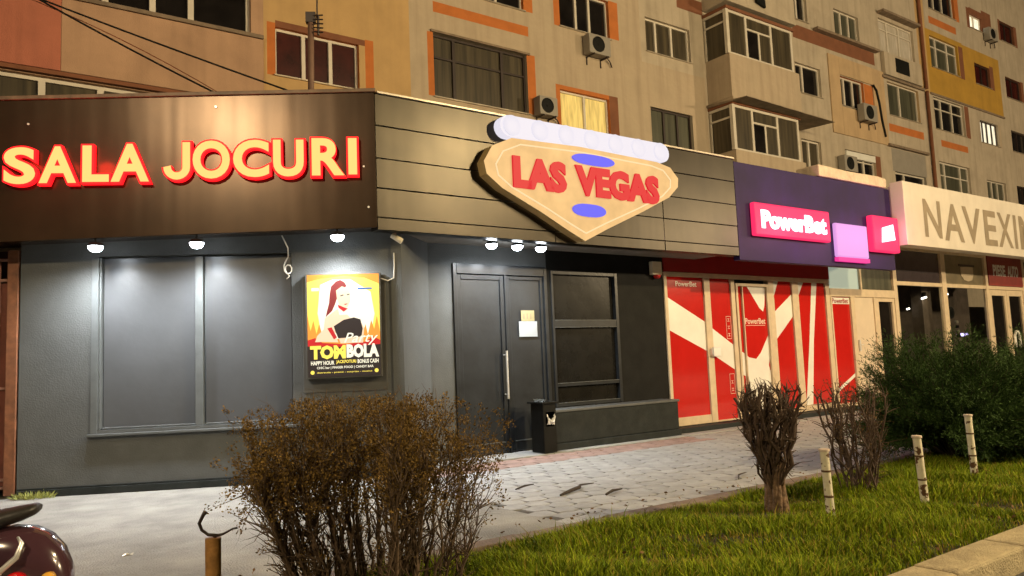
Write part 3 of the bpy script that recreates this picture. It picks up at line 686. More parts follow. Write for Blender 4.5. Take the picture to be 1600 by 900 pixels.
pp([(0, 0), (1, 0), (1, .30), (.5, .285), (0, .30)], 4, 12)
def pt(s, u0, u1, v0, v1, mi, k, bold=.02, shear=0): mb.text(s, X(u0), X(u1), Z(v0), Z(v1), PY - .0008 * k, 0, bold=bold, mi=mi, shear=shear, res=2)
pt('TOM', .03, .52, .17, .305, 0, 15, .06); pt('BOLA', .53, .98, .175, .31, 1, 15, .06)
pt('Party', .50, .97, .295, .42, 1, 16, .005, .35)
pt('HAPPY HOUR', .04, .36, .115, .155, 1, 15, .03); pt('JACKPOTURI', .385, .66, .118, .158, 0, 15, .03); pt('BONUS CASH', .68, .97, .12, .16, 1, 15, .03)
pt('CHIC bar | FINGER FOOD | CANDY BAR', .12, .90, .07, .10, 1, 15, .02)
pt('distractie - premii - surprize - muzica', .12, .88, .03, .05, 0, 15, .01)
for u in (.06, .94): mb.lathe((X(u), PY - .0125, Z(.045)), [(.026, 0), (.026, .0005)], 14, 0, axis='y')
pp([(.70, .862), (.90, .862), (.90, .847), (.70, .847)], 7, 13)
part('poster', pb, mb, pm)
# poster power cable
mb = MB(); mb.tube([(4.27, -.10, 2.63), (4.36, -.05, 2.60), (4.44, -.035, 2.64), (4.45, -.035, 2.80), (4.45, -.035, 2.98)], .008, 6)
solo('white_cable', 'white cable running from the poster box up the wall', 'cable', mb, mat('white_cable', (.75, .74, .7), rough=.5), FA, (4.4, 0, 2.6), smooth=True, group=None)
mb = MB()
pts = [(3.02, -.3, 3.2), (3.08, -.2, 3.05), (3.07, -.12, 2.95), (3.02, -.06, 2.88), (3.0, -.04, 2.84)]
for k in range(11): a = math.pi * .9 + k * .75; pts.append((3.055 + math.cos(a) * (.055 - .002 * k), -.035, 2.79 + math.sin(a) * .06))
pts += [(3.07, -.03, 2.70), (3.03, -.03, 2.66)]
mb.tube(pts, .009, 6)
solo('coiled_cable', 'loose white cable end curled into a loop left of the poster', 'cable', mb, mat('white_cable', (.75, .74, .7)), FA, (3.05, 0, 2.7), smooth=True)

# spotlights under the fascia
EM_L = emit('led_lens', (.86, .93, 1.0), 30.0)
def spot(F, x, y, z, label, e, aimy=-0.1, grp='spotlights under the fascia'):
    t = thing('spotlight', label, 'spotlight', F, (x, y, z), grp)
    b = MB(); b.lathe((x, y, z), [(.03, .0), (.07, -.01), (.092, -.035), (.09, -.05)], 20); part('housing', t, b, M_black, smooth='auto')
    g = MB(); g.lathe((x, y, z - .052), [(.086, .0), (.080, -.03), (.055, -.06), (.015, -.072)], 20); part('lens', t, g, EM_L, smooth='auto')
    k = MB(); k.tube([(x, y, z + .0), (x, y, z + .06)], .012, 6); part('bracket', t, k, M_black)
    light('spot_beam', F, (x, y, z - .16), e, (.90, .95, 1.0), 'SPOT', .08, aim=(x, y + aimy, 0), cone=172, blend=.9)
spot(FA, .80, -.46, 3.13, 'bright white spotlight under the fascia below the letters SALA, leftmost of three', 300)
spot(FA, 2.0, -.46, 3.15, 'bright white spotlight above the grey window, middle one of three on the front', 300)
spot(FA, 3.74, -.44, 3.21, 'bright white spotlight under the fascia above the poster', 230)
spot(FB, -.66, -.62, 3.27, 'white spotlight above the left edge of the black entrance door', 150, .3)
spot(FB, -.18, -.62, 3.27, 'white spotlight above the middle of the black entrance door', 130, .3)
spot(FB, .28, -.62, 3.27, 'white spotlight above the notices on the entrance door', 110, .1)
cc = thing('security_camera', 'small cream security camera hanging under the corner of the fascia', 'security camera', FB, (-2.41, -.9, 3.25))
mb = MB(); mb.tube([(-2.45, -.92, 3.27), (-2.43, -.93, 3.2)], .018, 8); part('bracket', cc, mb, M_palevinyl)
mb = MB(); mb.tube([(-2.47, -.90, 3.20), (-2.36, -.98, 3.11)], [.035, .04], 12); part('body', cc, mb, mat('cream_plastic', (.7, .62, .45), rough=.5), bevel=.004)

# notices on the door
mb = MB(); mb.box(.24, .61, -.004, -.0005, 1.84, 2.09); solo('notice_sheet', 'white paper notice taped to the narrow leaf of the entrance door', 'notice', mb, mat('paper_white', (.34, .37, .39), rough=.7, var=.05), FB, (.42, 0, 1.84))
mb = MB(); mb.box(.29, .56, -.0045, -.0008, 2.095, 2.27)
for k in range(3): mb.box(.33 + .07 * k, .36 + .07 * k, -.0055, -.0046, 2.13, 2.22, 1)
solo('notice_card', 'small yellow card above the white notice on the entrance door', 'notice', mb, [mat('paper_yellow', (.30, .26, .13), rough=.7), mat('ink', (.25, .2, .12))], FB, (.42, 0, 2.1))

# waste bin
wb = thing('waste_bin', 'black metal waste bin with a torn white bag sticking out beside the entrance', 'bin', FB, (.2, -.6, 0))
mb = MB()
def rbox(mb, x0, x1, y0, y1, z0, z1, mi=0): mb.box(x0, x1, y0, y1, z0, z1, mi)
# shell of four walls leaving an opening on the right side
mb.box(.19, .202, -.598, -.302, .02, .77); mb.box(.428, .44, -.598, -.302, .02, .77); mb.box(.19, .44, -.30, -.29, .02, .77)
mb.box(.19, .44, -.61, -.60, .02, .42); mb.box(.19, .44, -.61, -.60, .64, .77); mb.box(.19, .24, -.61, -.60, .42, .64); mb.box(.41, .44, -.61, -.60, .42, .64)
part('body', wb, mb, M_black, bevel=.006)
mb = MB(); mb.box(.15, .48, -.65, -.25, .772, .80); mb.lathe((.32, -.44, .80), [(.10, 0), (.10, .012), (.08, .012), (.075, .004)], 20); part('lid', wb, mb, M_black, bevel=.005)
mb = MB()
nu, nv = 10, 8
vs = []
for i in range(nu + 1):
    for j in range(nv + 1):
        a = i / nu; b_ = j / nv
        vs.append((.25 + a * .16 + random.uniform(-.01, .01), -.61 - .05 * math.sin(math.pi * b_) * (.6 + .4 * math.sin(a * 9 + b_ * 5)) + random.uniform(-.012, .012), .45 + b_ * .16 * (.7 + .3 * math.cos(a * 6)) + random.uniform(-.012, .012)))
mb.add(vs, [(i * (nv + 1) + j, (i + 1) * (nv + 1) + j, (i + 1) * (nv + 1) + j + 1, i * (nv + 1) + j + 1) for i in range(nu) for j in range(nv)])
part('bag', wb, mb, mat('plastic_bag', (.75, .76, .76), rough=.3))
# crumpled paper on top
mb = MB(); 
for k in range(14):
    a, b_ = random.uniform(.13, .24), random.uniform(-.62, -.4)
    mb.add([(a, b_, .80), (a + .04, b_ + .01, .83), (a + .03, b_ + .05, .81), (a - .01, b_ + .03, .85)], [(0, 1, 2), (0, 2, 3), (1, 2, 3)])
solo('litter', 'crumpled pale rubbish lying on the lid of the waste bin', 'rubbish', mb, mat('paper_white', (.75, .8, .82)), FB, (.2, -.56, .8))

# alarm box
al = thing('alarm_siren', 'white alarm box with red strobe at the top of the black pilaster', 'alarm', FB, (3.43, 0, 2.9))
mb = MB(); mb.box(3.31, 3.56, -.09, -.001, 2.95, 3.2); part('housing', al, mb, mat('cream_plastic', (.7, .62, .45)), bevel=.01)
mb = MB(); mb.lathe((3.45, -.06, 2.95), [(.07, 0), (.068, -.03), (.05, -.06), (.01, -.072)], 16); part('strobe', al, mb, mat('red_plastic', (.6, .02, .015), rough=.2), smooth=True)

# roof mast and cables
mast = thing('roof_mast', 'brown steel pipe mast with cable clamp standing on the hall roof', 'mast', FA, (3.32, .5, 4.9))
mb = MB(); mb.tube([(3.32, .5, 4.85), (3.34, .5, 6.55)], .045, 10); part('pole', mast, mb, mat('rusty_pipe', (.16, .09, .06), rough=.7, var=.3), smooth=True)
mb = MB(); mb.box(3.27, 3.41, .45, .55, 6.45, 6.6); 
for k in range(5): mb.tube([(3.38, .45, 6.3 + k * .06), (3.52, .43, 6.28 + k * .065)], .012, 5)
mb.tube([(3.45, .45, 6.25), (3.45, .45, 6.55)], .02, 6)
part('clamp', mast, mb, M_darkframe)
mb = MB(); mb.tube([(3.43, .48, 6.5), (3.46, .48, 8.6)], .012, 5); part('antenna', mast, mb, M_darkframe)
def cable(name, label, pts, r, col):
    g = MB(); g.tube(pts, r, 5); solo(name, label, 'cable', g, col, FA, pts[-1], smooth=True, group='cables from the block down to the hall roof')
def sag(a, b, s, n=10): return [tuple(a[k] + (b[k] - a[k]) * i / n - (s * 4 * (i / n) * (1 - i / n) if k == 2 else 0) for k in range(3)) for i in range(n + 1)]
cable('overhead_cable', 'thick black cable slanting down to the middle of the roof edge', sag((-.35, -.5, 6.52), (2.32, -.48, 5.0), .03), .013, M_black)
cable('overhead_cable', 'thin brown cable paired beneath the black one', sag((-.9, -.4, 6.62), (2.33, -.46, 5.02), -.12), .007, M_brown)
cable('overhead_cable', 'black cable slanting down to the roof edge near the steel mast', sag((-.3, -.5, 6.42), (3.22, -.4, 5.08), .02), .013, M_black)

# rusty gate at the left edge
gt = thing('iron_gate', 'rusty brown iron gate with scrollwork at the left edge of the hall', 'gate', FA, (-1.0, .05, 0))
M_rust = mat('rusty_iron', (.17, .065, .028), rough=.6, var=.35, scale=9, stain=.4, stain_col=(.09, .03, .015))
M_rustlight = mat('lit_rusty_iron', (.24, .12, .085), rough=.5, var=.25, scale=9)  # paler pinkish rust, light on rails and scrolls painted in
mb = MB(); mb.box(-.42, -.29, -.02, .06, 0.04, 3.12); mb.box(-1.9, -1.8, -.02, .06, 0.04, 3.12); part('post', gt, mb, M_rust, bevel=.006)
mb = MB()
for z in (.12, .22, 1.35, 2.72, 2.98): mb.box(-1.8, -.42, 0, .03, z, z + .035)
part('rail', gt, mb, M_rustlight, bevel=.004)
mb = MB()
for x in (-.52, -.72, -.92, -1.12, -1.32, -1.52, -1.7): mb.tube([(x, .015, .14), (x, .015, 3.0)], .011, 6)
part('bar', gt, mb, M_rust)
mb = MB()
def scroll(cx_, cz_, r, turns, s=1, st=0):
    return [(cx_ + s * math.cos(st + a * .5) * r * (1 - a / (turns * 14.)), .0, cz_ + math.sin(st + a * .5) * r * (1 - a / (turns * 14.))) for a in range(int(turns * 12))]
for xx in (-.60, -1.0, -1.4):
    mb.tube(scroll(xx, .86, .13, 1, 1, 1.2), .010, 6); mb.tube(scroll(xx, .62, .13, 1, 1, -1.2), .010, 6)
    mb.tube([(xx + .07, 0, .98), (xx + .10, 0, 1.15), (xx + .02, 0, 1.34)], .010, 6); mb.tube([(xx + .07, 0, .50), (xx + .10, 0, .35), (xx, 0, .24)], .010, 6)
part('scrollwork', gt, mb, M_rustlight, smooth=True)
mb = MB(); mb.box(-1.8, -.43, .035, .045, .16, 2.70); part('sheet', gt, mb, mat('gate_sheet', (.14, .035, .018), rough=.6, var=.3, scale=4))

# the big sign on the long fascia
vs_ = thing('emblem_sign', 'glowing tan diamond sign with red letters and a white strip on top', 'sign', FB, (.6, -1.1, 3.2))
out = [(.62, 3.24), (1.1, 3.46), (1.9, 3.80), (2.55, 4.10), (2.78, 4.30), (2.80, 4.45), (2.62, 4.62), (2.3, 4.68), (.6, 4.72), (-.7, 4.68), (-1.05, 4.52), (-1.2, 4.28), (-1.16, 4.1), (-.9, 3.92), (-.2, 3.62), (.3, 3.38)]
mb = MB(); mb.prism(out, -1.30, -1.12, 0, 1)
board = part('board', vs_, mb, [emit('sign_tan', (1.0, .62, .26), .66, base=(.12, .08, .035), var=.12), mat('sign_edge', (.5, .35, .15), rough=.5)])
inn = [((x - .8) * .90 + .8, (z - 4.1) * .86 + 4.1) for x, z in out]
mb = MB(); mb.tube([(x, -1.305, z) for x, z in inn + inn[:1]], .012, 6); part('border', vs_, mb, emit('sign_border', (1.0, .74, .42), .85))
EM_R = emit('sign_red', (.85, .012, .03), .75, base=(.06, .003, .003))
for s, x0, x1, z0, z1 in (('LAS', -.72, .28, 3.94, 4.42), ('VEGAS', .46, 2.28, 3.94, 4.42)):
    g = MB(); g.text(s, x0, x1, z0, z1, -1.34, .035, bold=.06); part('lettering', vs_, g, EM_R)
EM_B = emit('sign_blue', (.10, .10, .85), .9, base=(.02, .02, .2))
for cx_, cz_, w_, h_ in ((.86, 4.53, .44, .085), (.72, 3.72, .34, .10)):
    g = MB(); g.prism([(cx_ + w_ * math.cos(a * math.pi / 10) * (abs(math.cos(a * math.pi / 10)) ** -.3 if abs(math.cos(a * math.pi / 10)) > .05 else 1), cz_ + h_ * math.sin(a * math.pi / 10)) for a in range(20)], -1.33, -1.305)
    part('plaque', vs_, g, EM_B)
EM_WB = emit('sign_white', (.86, .82, .92), .85, base=(.05, .05, .055))
g = MB(); bp_ = [(-.72 + .17 * math.cos(a), 4.86 + .16 * math.sin(a)) for a in [math.pi / 2 + math.pi * k / 10 for k in range(11)]] + [(2.45 + .17 * math.cos(a), 4.86 + .16 * math.sin(a)) for a in [-math.pi / 2 + math.pi * k / 10 for k in range(11)]]
g.prism(bp_, -1.29, -1.13); part('top_bar', vs_, g, EM_WB)
for k in range(7):
    g = MB(); g.lathe((-.68 + k * .515, -1.29, 4.87), [(.155, 0), (.155, -.012), (.14, -.02), (.05, -.022)], 24, axis='y'); part('bulb_disc', vs_, g, EM_WB, smooth='auto')

# ================================================================== BETTING SHOP
bet = thing('betting_shop', 'betting shop with red and white graphics on its cream-framed glass front', 'building', FB, (3.7, 0, 0))
mb = MB(); mb.box(3.72, 9.12, .12, .2, 0, 3.4); mb.box(9.12, 11.95, .12, .2, 0, 3.6); part('wall', bet, mb, M_blackdoor)
ZB = .10
mb = MB()
mb.box(3.66, 3.74, -.03, .10, ZB, 3.02)
for a, b in ((4.80, 4.975), (5.62, 5.74), (6.86, 7.04), (7.70, 7.93), (8.98, 9.14)): mb.box(a, b, -.02, .10, ZB, 2.94)
mb.box(3.74, 9.14, -.025, .10, 2.945, 3.03)
mb.box(3.74, 4.80, -.01, .10, ZB, .26); mb.box(4.975, 5.62, -.01, .10, ZB, .13); mb.box(5.74, 6.86, -.01, .1, ZB, .22); mb.box(7.04, 7.70, -.01, .10, ZB, .20); mb.box(7.93, 8.98, -.01, .10, ZB, .23)
fr = part('shopfront_frame', bet, mb, M_creamframe, bevel=.007)
def glass_panel(name, x0, x1, z0, z1, whites, y=.02, reds=M_red, lab=None):
    b = MB(); b.quad((x0, y, z0), (x1, y, z0), (x1, y, z1), (x0, y, z1), 0)
    for w in whites:
        q = [(min(max(px, x0), x1), min(max(pz, z0), z1)) for px, pz in w]
        b.add([(px, y - .003, pz) for px, pz in q], [tuple(range(len(q)))], 1)
    return part(name, bet, b, [reds, M_whitevinyl])
glass_panel('pane', 3.74, 4.80, .26, 2.94, [[(3.74, 1.93), (4.80, 1.50), (4.80, 2.07), (3.74, 2.56)]])
glass_panel('pane', 4.975, 5.62, .13, 2.94, [[(4.975, 1.42), (5.62, 1.10), (5.62, 1.60), (4.975, 1.96)]])
# inner door leaf with its own thin frame
glass_panel('pane', 5.74, 6.86, .22, 2.84, [
    [(5.74, 1.04), (5.95, .95), (5.95, 1.42), (5.74, 1.52)],
    [(5.95, .22), (6.86, .22), (6.86, .98), (6.77, 1.05), (6.74, 1.15), (6.78, 1.28), (6.86, 1.35), (6.86, 1.86), (6.74, 1.72), (6.5, 1.42), (6.33, 1.29), (6.1, 1.33), (5.95, 1.42)],
    [(6.15, 2.84), (6.55, 2.36), (6.67, 2.28), (6.73, 2.40), (6.80, 2.84)]])
mb = MB(); mb.box(5.76, 5.82, -.035, .015, .23, 2.86); mb.box(6.78, 6.84, -.035, .015, .23, 2.86); mb.box(5.82, 6.78, -.035, .015, 2.80, 2.86); mb.box(5.96, 5.99, -.03, .015, .23, 2.79)
dr = part('door', bet, mb, M_creamframe, bevel=.005)
glass_panel('pane', 7.04, 7.70, .20, 2.94, [[(7.04, 1.66), (7.04, 2.26), (7.70, 2.66), (7.70, 2.17)], [(7.04, 2.55), (7.04, 2.94), (7.26, 2.94)]])
glass_panel('pane', 7.93, 8.98, .23, 2.94, [[(7.93, 2.58), (7.93, 2.94), (8.18, 2.94)], [(8.50, 2.94), (8.70, 2.94), (8.42, 1.6), (8.22, .23), (7.97, .23), (8.25, 1.6)]])
mb = MB()  # printed names and door stickers
mb.text('PowerBet', 4.02, 4.62, 2.76, 2.86, .015, 0, bold=.02); mb.text('PowerBet', 6.05, 6.72, 2.02, 2.14, .0145, 0, bold=.02); mb.box(6.08, 6.70, .012, .0148, 1.985, 1.995)
for (x0, z0, z1) in ((5.44, 1.72, 2.18), (5.44, .62, 1.02)):
    for a, b, c, d in ((x0, x0 + .15, z0, z0 + .008), (x0, x0 + .15, z1 - .008, z1), (x0, x0 + .008, z0, z1), (x0 + .142, x0 + .15, z0, z1)): mb.box(a, b, .012, .0145, c, d)
    for k in range(3 if z1 - z0 > .42 else 2):
        zc = z0 + .08 + k * .15; mb.box(x0 + .04, x0 + .11, .0125, .0145, zc - .025, zc - .017); mb.box(x0 + .04, x0 + .11, .0125, .0145, zc + .025, zc + .033); mb.box(x0 + .07, x0 + .08, .0125, .0145, zc - .017, zc + .025)
part('sticker', bet, mb, M_palevinyl)
mb = MB(); mb.box(4.87, 5.10, -.10, -.03, 1.38, 1.56); mb.box(4.85, 4.9, -.08, .0, 1.40, 1.54); part('lock_box', bet, mb, M_chrome, bevel=.01)
mb = MB(); mb.box(3.68, 9.14, -.03, .10, 3.034, 3.42); part('header', bet, mb, M_redheader)
# side entrance
mb = MB(); mb.box(9.142, 12.0, -.03, .1, 2.64, 2.83); mb.box(9.145, 9.20, -.03, .1, ZB, 2.64); mb.box(9.98, 10.14, -.03, .1, ZB, 2.64); mb.box(10.99, 11.06, -.03, .1, ZB, 2.64); mb.box(9.20, 9.98, -.03, .1, ZB, .18); mb.box(10.44, 10.52, -.03, .1, 2.83, 3.46)
part('shopfront_frame', bet, mb, M_creamframe, bevel=.007)
glass_panel('pane', 9.20, 9.98, .18, 2.64, [[(9.2, .42), (9.98, .76), (9.98, .84), (9.2, .50)], [(9.2, 2.47), (9.98, 2.47), (9.98, 2.62), (9.2, 2.62)]])
mb = MB(); mb.text('PowerBet', 9.26, 9.92, 2.49, 2.60, .013, 0, bold=.02); part('sticker', bet, mb, M_redheader)
mb = MB(); mb.box(10.14, 10.99, .0, .06, ZB, 2.64); part('door', bet, mb, mat('cream_door', (.66, .54, .40), rough=.45, var=.06), bevel=.008)
mb = MB(); mb.box(10.17, 10.23, -.05, -.002, 1.35, 1.62); mb.tube([(10.2, -.06, 1.5), (10.32, -.06, 1.5)], .012, 8); part('handle', bet, mb, M_chrome)
mb = MB(); mb.quad((9.14, .02, 2.83), (10.44, .02, 2.83), (10.44, .02, 3.46), (9.14, .02, 3.46)); part('transom_panel', bet, mb, emit('pale_lit_panel', (.55, .72, .62), .32, base=(.5, .6, .52)))
mb = MB(); mb.quad((10.52, .03, 2.83), (11.97, .03, 2.83), (11.97, .03, 3.5), (10.52, .03, 3.5)); part('transom_panel', bet, mb, M_greenglass)
# glazed door
mb = MB(); mb.box(11.06, 11.22, -.02, .08, ZB, 2.63); mb.box(11.86, 11.96, -.02, .08, ZB, 2.63); mb.box(11.22, 11.86, -.02, .08, 2.54, 2.63); mb.box(11.22, 11.86, -.02, .08, ZB, .5)
gd = part('door', bet, mb, M_creamframe, bevel=.006); mb = MB(); mb.quad((11.22, .03, .5), (11.86, .03, .5), (11.86, .03, 2.54), (11.22, .03, 2.54)); part('pane', gd, mb, M_nightglass)
mb = MB(); mb.box(3.50, 9.3, -.32, -.032, 0.006, .095); mb.box(9.3, 12, -.16, -.032, 0.006, .09); part('step', bet, mb, M_ledge, bevel=.01)
# purple fascia and lit signs
M_purple = mat('purple_fascia', (.022, .010, .07), rough=.6, spec=.25, var=.3, scale=1.0, streak=.3, stain_col=(.02, .01, .03))
mb = MB(); mb.box(4.574, 10.1, -1.1, -.95, 3.15, 5.02); mb.box(4.6, 10.1, -.945, .1, 3.45, 4.95); part('fascia', bet, mb, M_purple, bevel=.008)
mb = MB(); mb.quad((4.6, -1.0, 3.44), (10.1, -1.0, 3.44), (10.1, .1, 3.44), (4.6, .1, 3.44)); part('soffit', bet, mb, M_redheader)
mb = MB(); 
pr = [(7.3, 5.03), (9.95, 5.03), (9.95, 5.24), (9.6, 5.27), (8.4, 5.25), (7.3, 5.28)]
mb.prism(pr, -1.14, -.6); part('roof_coping', bet, mb, mat('coping_cream', (.62, .50, .36), rough=.8, var=.2, bump=.02, bscale=8), bevel=.02)
mb = MB(); mb.add([(4.6, -.6, 4.9), (24, -.6, 4.9), (24, 5.4, 4.9), (4.6, 5.4, 4.9)], [(0, 1, 2, 3)]); part('roof', bet, mb, M_roadasph)
sg = thing('shop_sign', 'pink-red illuminated sign box with glowing white name on the purple fascia', 'sign', FB, (4.9, -1.1, 3.6))
mb = MB(); mb.box(4.95, 7.42, -1.22, -1.105, 3.62, 4.26); part('box', sg, mb, emit('sign_pink', (1.0, .03, .13), 1.0), bevel=.03)
mb = MB(); mb.text('PowerBet', 5.12, 7.25, 3.76, 4.12, -1.245, .02, bold=.05); part('lettering', sg, mb, emit('sign_white_hot', (1.0, .80, .86), 2.0))
sg = thing('lilac_sign', 'lilac glowing panel between the two red signs on the purple fascia', 'sign', FB, (8.2, -1.1, 3.3))
mb = MB(); mb.box(7.66, 8.86, -1.20, -1.105, 3.34, 4.06); part('box', sg, mb, emit('sign_lilac', (.80, .38, .86), .80), bevel=.03)
mb = MB(); mb.box(7.66, 8.86, -1.205, -1.11, 3.25, 3.335); part('border', sg, mb, emit('sign_magenta', (.95, .05, .35), .8))
sg = thing('betting_sign', 'small red glowing sign with a white shape at the right end of the purple fascia', 'sign', FB, (9.4, -1.1, 3.5))
mb = MB(); mb.box(9.0, 10.08, -1.26, -1.105, 3.52, 4.32); part('box', sg, mb, emit('sign_pink', (1.0, .03, .13), .95), bevel=.03)
mb = MB(); mb.prism([(9.3, 3.72), (9.85, 3.80), (9.8, 4.15), (9.35, 4.05)], -1.285, -1.265); part('symbol', sg, mb, emit('sign_white_hot', (1.0, .80, .86), 1.7))
for x_, e_ in ((6.2, 26), (8.3, 14), (9.6, 16)): light('sign_glow', FB, (x_, -1.75, 3.9), e_, (1.0, .35, .65), size=.25)

# ================================================================== AUTO PARTS SHOP
aps = thing('auto_parts_shop', 'car parts shop with a pale sign board and dark glass front at the right', 'building', FB, (12.0, 0, 0))
M_signboard = mat('pale_sign_board', (.64, .57, .48), rough=.6, var=.08, scale=1.5, streak=.15, stain_col=(.35, .26, .18))
mb = MB(); mb.box(10.14, 24, -1.4, -1.1, 3.70, 5.17); mb.box(10.16, 24, -1.095, .3, 4.0, 5.1); part('fascia', aps, mb, M_signboard, bevel=.01)
mb = MB(); mb.text('N', 10.98, 11.80, 3.93, 4.83, -1.405, 0, bold=.02); x = 11.86
for ch, a, b in (('A', 11.92, 12.92), ('V', 12.90, 13.88), ('E', 14.05, 14.75), ('X', 14.82, 15.70), ('I', 15.80, 15.98), ('M', 16.15, 17.25)):
    mb.text(ch, a, b, 3.90, 4.82, -1.405, 0, bold=.02)
part('lettering', aps, mb, mat('grey_lettering', (.27, .21, .14), rough=.7))
mb = MB()
for a, b, z in ((11.98, 12.15, 3.98), (14.52, 14.76, 3.98), (17.15, 17.30, 3.98), (19.65, 19.85, 3.98)): mb.box(a, b, -.03, .08, .1, z)
for a, b in ((12.15, 14.52), (14.76, 17.15), (17.30, 19.65)): mb.box(a, b, -.02, .08, 2.98, 3.08)
mb.box(12.15, 14.52, -.02, .08, .1, .5); mb.box(14.76, 17.15, -.02, .08, .1, .5)
mb.box(12.15, 24, -.02, .08, 3.90, 3.98)
fr = part('shopfront_frame', aps, mb, M_creamframe, bevel=.007)
mb = MB()
for a, b, c in ((12.15, 14.52, 2.98), (14.76, 17.15, 2.98), (19.85, 24, 3.9)):
    mb = MB(); mb.quad((a, .03, .5), (b, .03, .5), (b, .03, c), (a, .03, c)); part('pane', fr, mb, clear_glass())
mb = MB(); mb.quad((12.15, .03, 3.08), (14.52, .03, 3.08), (14.52, .03, 3.9), (12.15, .03, 3.9)); part('transom_panel', aps, mb, mat('dim_purple_glass', (.06, .045, .05), rough=.25, var=.2))
mb = MB(); mb.quad((14.76, .03, 3.08), (17.15, .03, 3.08), (17.15, .03, 3.9), (14.76, .03, 3.9), 0)
mb.prism([(15.75, 3.35), (15.9, 3.22), (16.15, 3.18), (16.4, 3.22), (16.5, 3.38), (16.5, 3.62), (15.75, 3.58)], .015, .025, 1); mb.box(15.66, 16.6, .012, .025, 3.60, 3.66, 2)
part('transom_panel', aps, mb, [mat('olive_glass', (.20, .16, .09), rough=.4, var=.25, scale=2), mat('badge_pale', (.55, .45, .30), rough=.5), M_darkframe])
# room behind the glass
mb = MB(); mb.quad((12, 3.5, 0), (24, 3.5, 0), (24, 3.5, 4), (12, 3.5, 4)); mb.quad((12, .1, 0), (12, 3.5, 0), (12, 3.5, 4), (12, .1, 4)); mb.quad((12, .1, 4), (12, 3.5, 4), (24, 3.5, 4), (24, .1, 4)); mb.quad((12, .1, .02), (24, .1, .02), (24, 3.5, .02), (12, 3.5, .02)); mb.box(14.0, 14.5, .3, .6, 0.02, 3.99)
part('interior_wall', aps, mb, mat('dim_interior', (.10, .075, .06), rough=.8, var=.3))
ps = thing('parts_sign', 'dark red plate with white words PIESE AUTO above the shop door', 'sign', FB, (17.3, 0, 3.1))
mb = MB(); mb.box(17.32, 19.63, -.05, .02, 3.09, 3.98); part('plate', ps, mb, mat('dark_red_plate', (.22, .02, .014), rough=.5, var=.15), bevel=.005)
mb = MB(); mb.text('PIESE', 17.62, 18.45, 3.38, 3.72, -.053, 0, bold=.04); mb.text('AUTO', 18.6, 19.35, 3.38, 3.72, -.053, 0, bold=.04); part('lettering', ps, mb, M_whitevinyl)
for a, b, lab in ((17.32, 18.46, 1), (18.48, 19.63, 2)):
    mb = MB(); mb.box(a, a + .16, -.01, .06, .1, 2.97); mb.box(b - .12, b, -.01, .06, .1, 2.97); mb.box(a + .16, b - .12, -.01, .06, 2.80, 2.97); mb.box(a + .16, b - .12, -.01, .06, .1, .6)
    d = part('door', aps, mb, M_creamframe, bevel=.006)
    g = MB(); g.quad((a + .16, .03, .6), (b - .12, .03, .6), (b - .12, .03, 2.8), (a + .16, .03, 2.8)); part('pane', d, g, M_nightglass)
mb = MB()
mb.tube([(18.62, -.07, 1.25), (18.62, -.07, 1.6), (18.72, -.07, 1.72), (18.85, -.07, 1.72), (18.95, -.07, 1.6), (18.95, -.07, 1.25)], .04, 8); part('handle', d, mb, M_whitevinyl, smooth=True)
# display rack, and added glows for reflected lights
rk = thing('display_rack', 'pale display rack standing inside the shop window at its left side', 'rack', FB, (12.5, .8, 0))
mb = MB()
for x in (12.35, 12.95): mb.tube([(x, .8, .02), (x, .8, 2.3)], .025, 6)
mb.tube([(12.35, .8, 2.3), (12.45, .8, 2.42), (12.85, .8, 2.42), (12.95, .8, 2.3)], .025, 6); part('frame', rk, mb, mat('rack_metal', (.5, .45, .36), rough=.4), smooth=True)
mb = MB()
for z in (.6, 1.0, 1.4, 1.8, 2.15): mb.box(12.37, 12.93, .7, 1.0, z, z + .03)
part('shelf', rk, mb, M_shade)
mb = MB()
for z in (.63, 1.03, 1.43, 1.83):
    for k in range(4): 
        h = random.uniform(.15, .3); mb.box(12.4 + k * .13, 12.5 + k * .13, .72, .9, z + .002, z + h)
part('goods', rk, mb, mat('rack_goods', (.25, .2, .15), rough=.6, island=.8))
def glow_spot(x, y, z, lab, r=.06):  # glowing shapes added inside for lights reflected in the glass
    t = thing('reflection_glow', lab, 'spotlight', FB, (x, y, z), 'small added glows for reflections in the car parts shop glass')
    b = MB(); b.tube([(x, y, z), (x - .02, y - .03, z + .12)], r * .8, 8); part('housing', t, b, M_black)
    g = MB(); g.tube([(x + .005, y + .0, z - .002), (x + .01, y - .01, z - .04)], [r, r * 1.1], 10); part('lens', t, g, emit('reflection_emit', (1.0, .93, .78), 7))
glow_spot(14.0, .25, 2.72, 'small bright glow for a reflection left of the window post, the larger one', .07); glow_spot(13.8, .6, 2.45, 'tiny glow for a reflection lowest left of the window post', .04)
glow_spot(15.2, .25, 2.82, 'bright glow for a reflection at the top of the right shop window', .08); glow_spot(15.45, .4, 2.62, 'tiny glow for a reflection just below the bright one in the right window', .04); glow_spot(15.7, .5, 2.4, 'tiny glow for a reflection third down in the right shop window', .04)
light('shop_glow', FB, (14.5, 1.6, 2.9), 9, (1.0, .8, .55), size=.15)
mb = MB()
for k, (x, w_) in enumerate(((16.5, .05), (16.75, .12), (16.95, .06), (17.02, .14))): mb.box(x, x + w_, .6, .63, 1.62 + .02 * k, 1.70 + .03 * (k % 2))
solo('bluish_reflection', 'small bluish glowing row for a reflection low in the right shop window', 'lights', mb, emit('bluish_glow', (.6, .5, 1.0), 3.5), FB, (16.8, .6, 1.6))  # glowing boxes added for a bluish reflection in the glass
mb = MB()
for k in range(7):
    mb.lathe((15.62 + .05 * k * .3, .2, 2.0 - k * .13), [(.045, 0), (.05, .04), (.045, .08)], 10, k % 2)
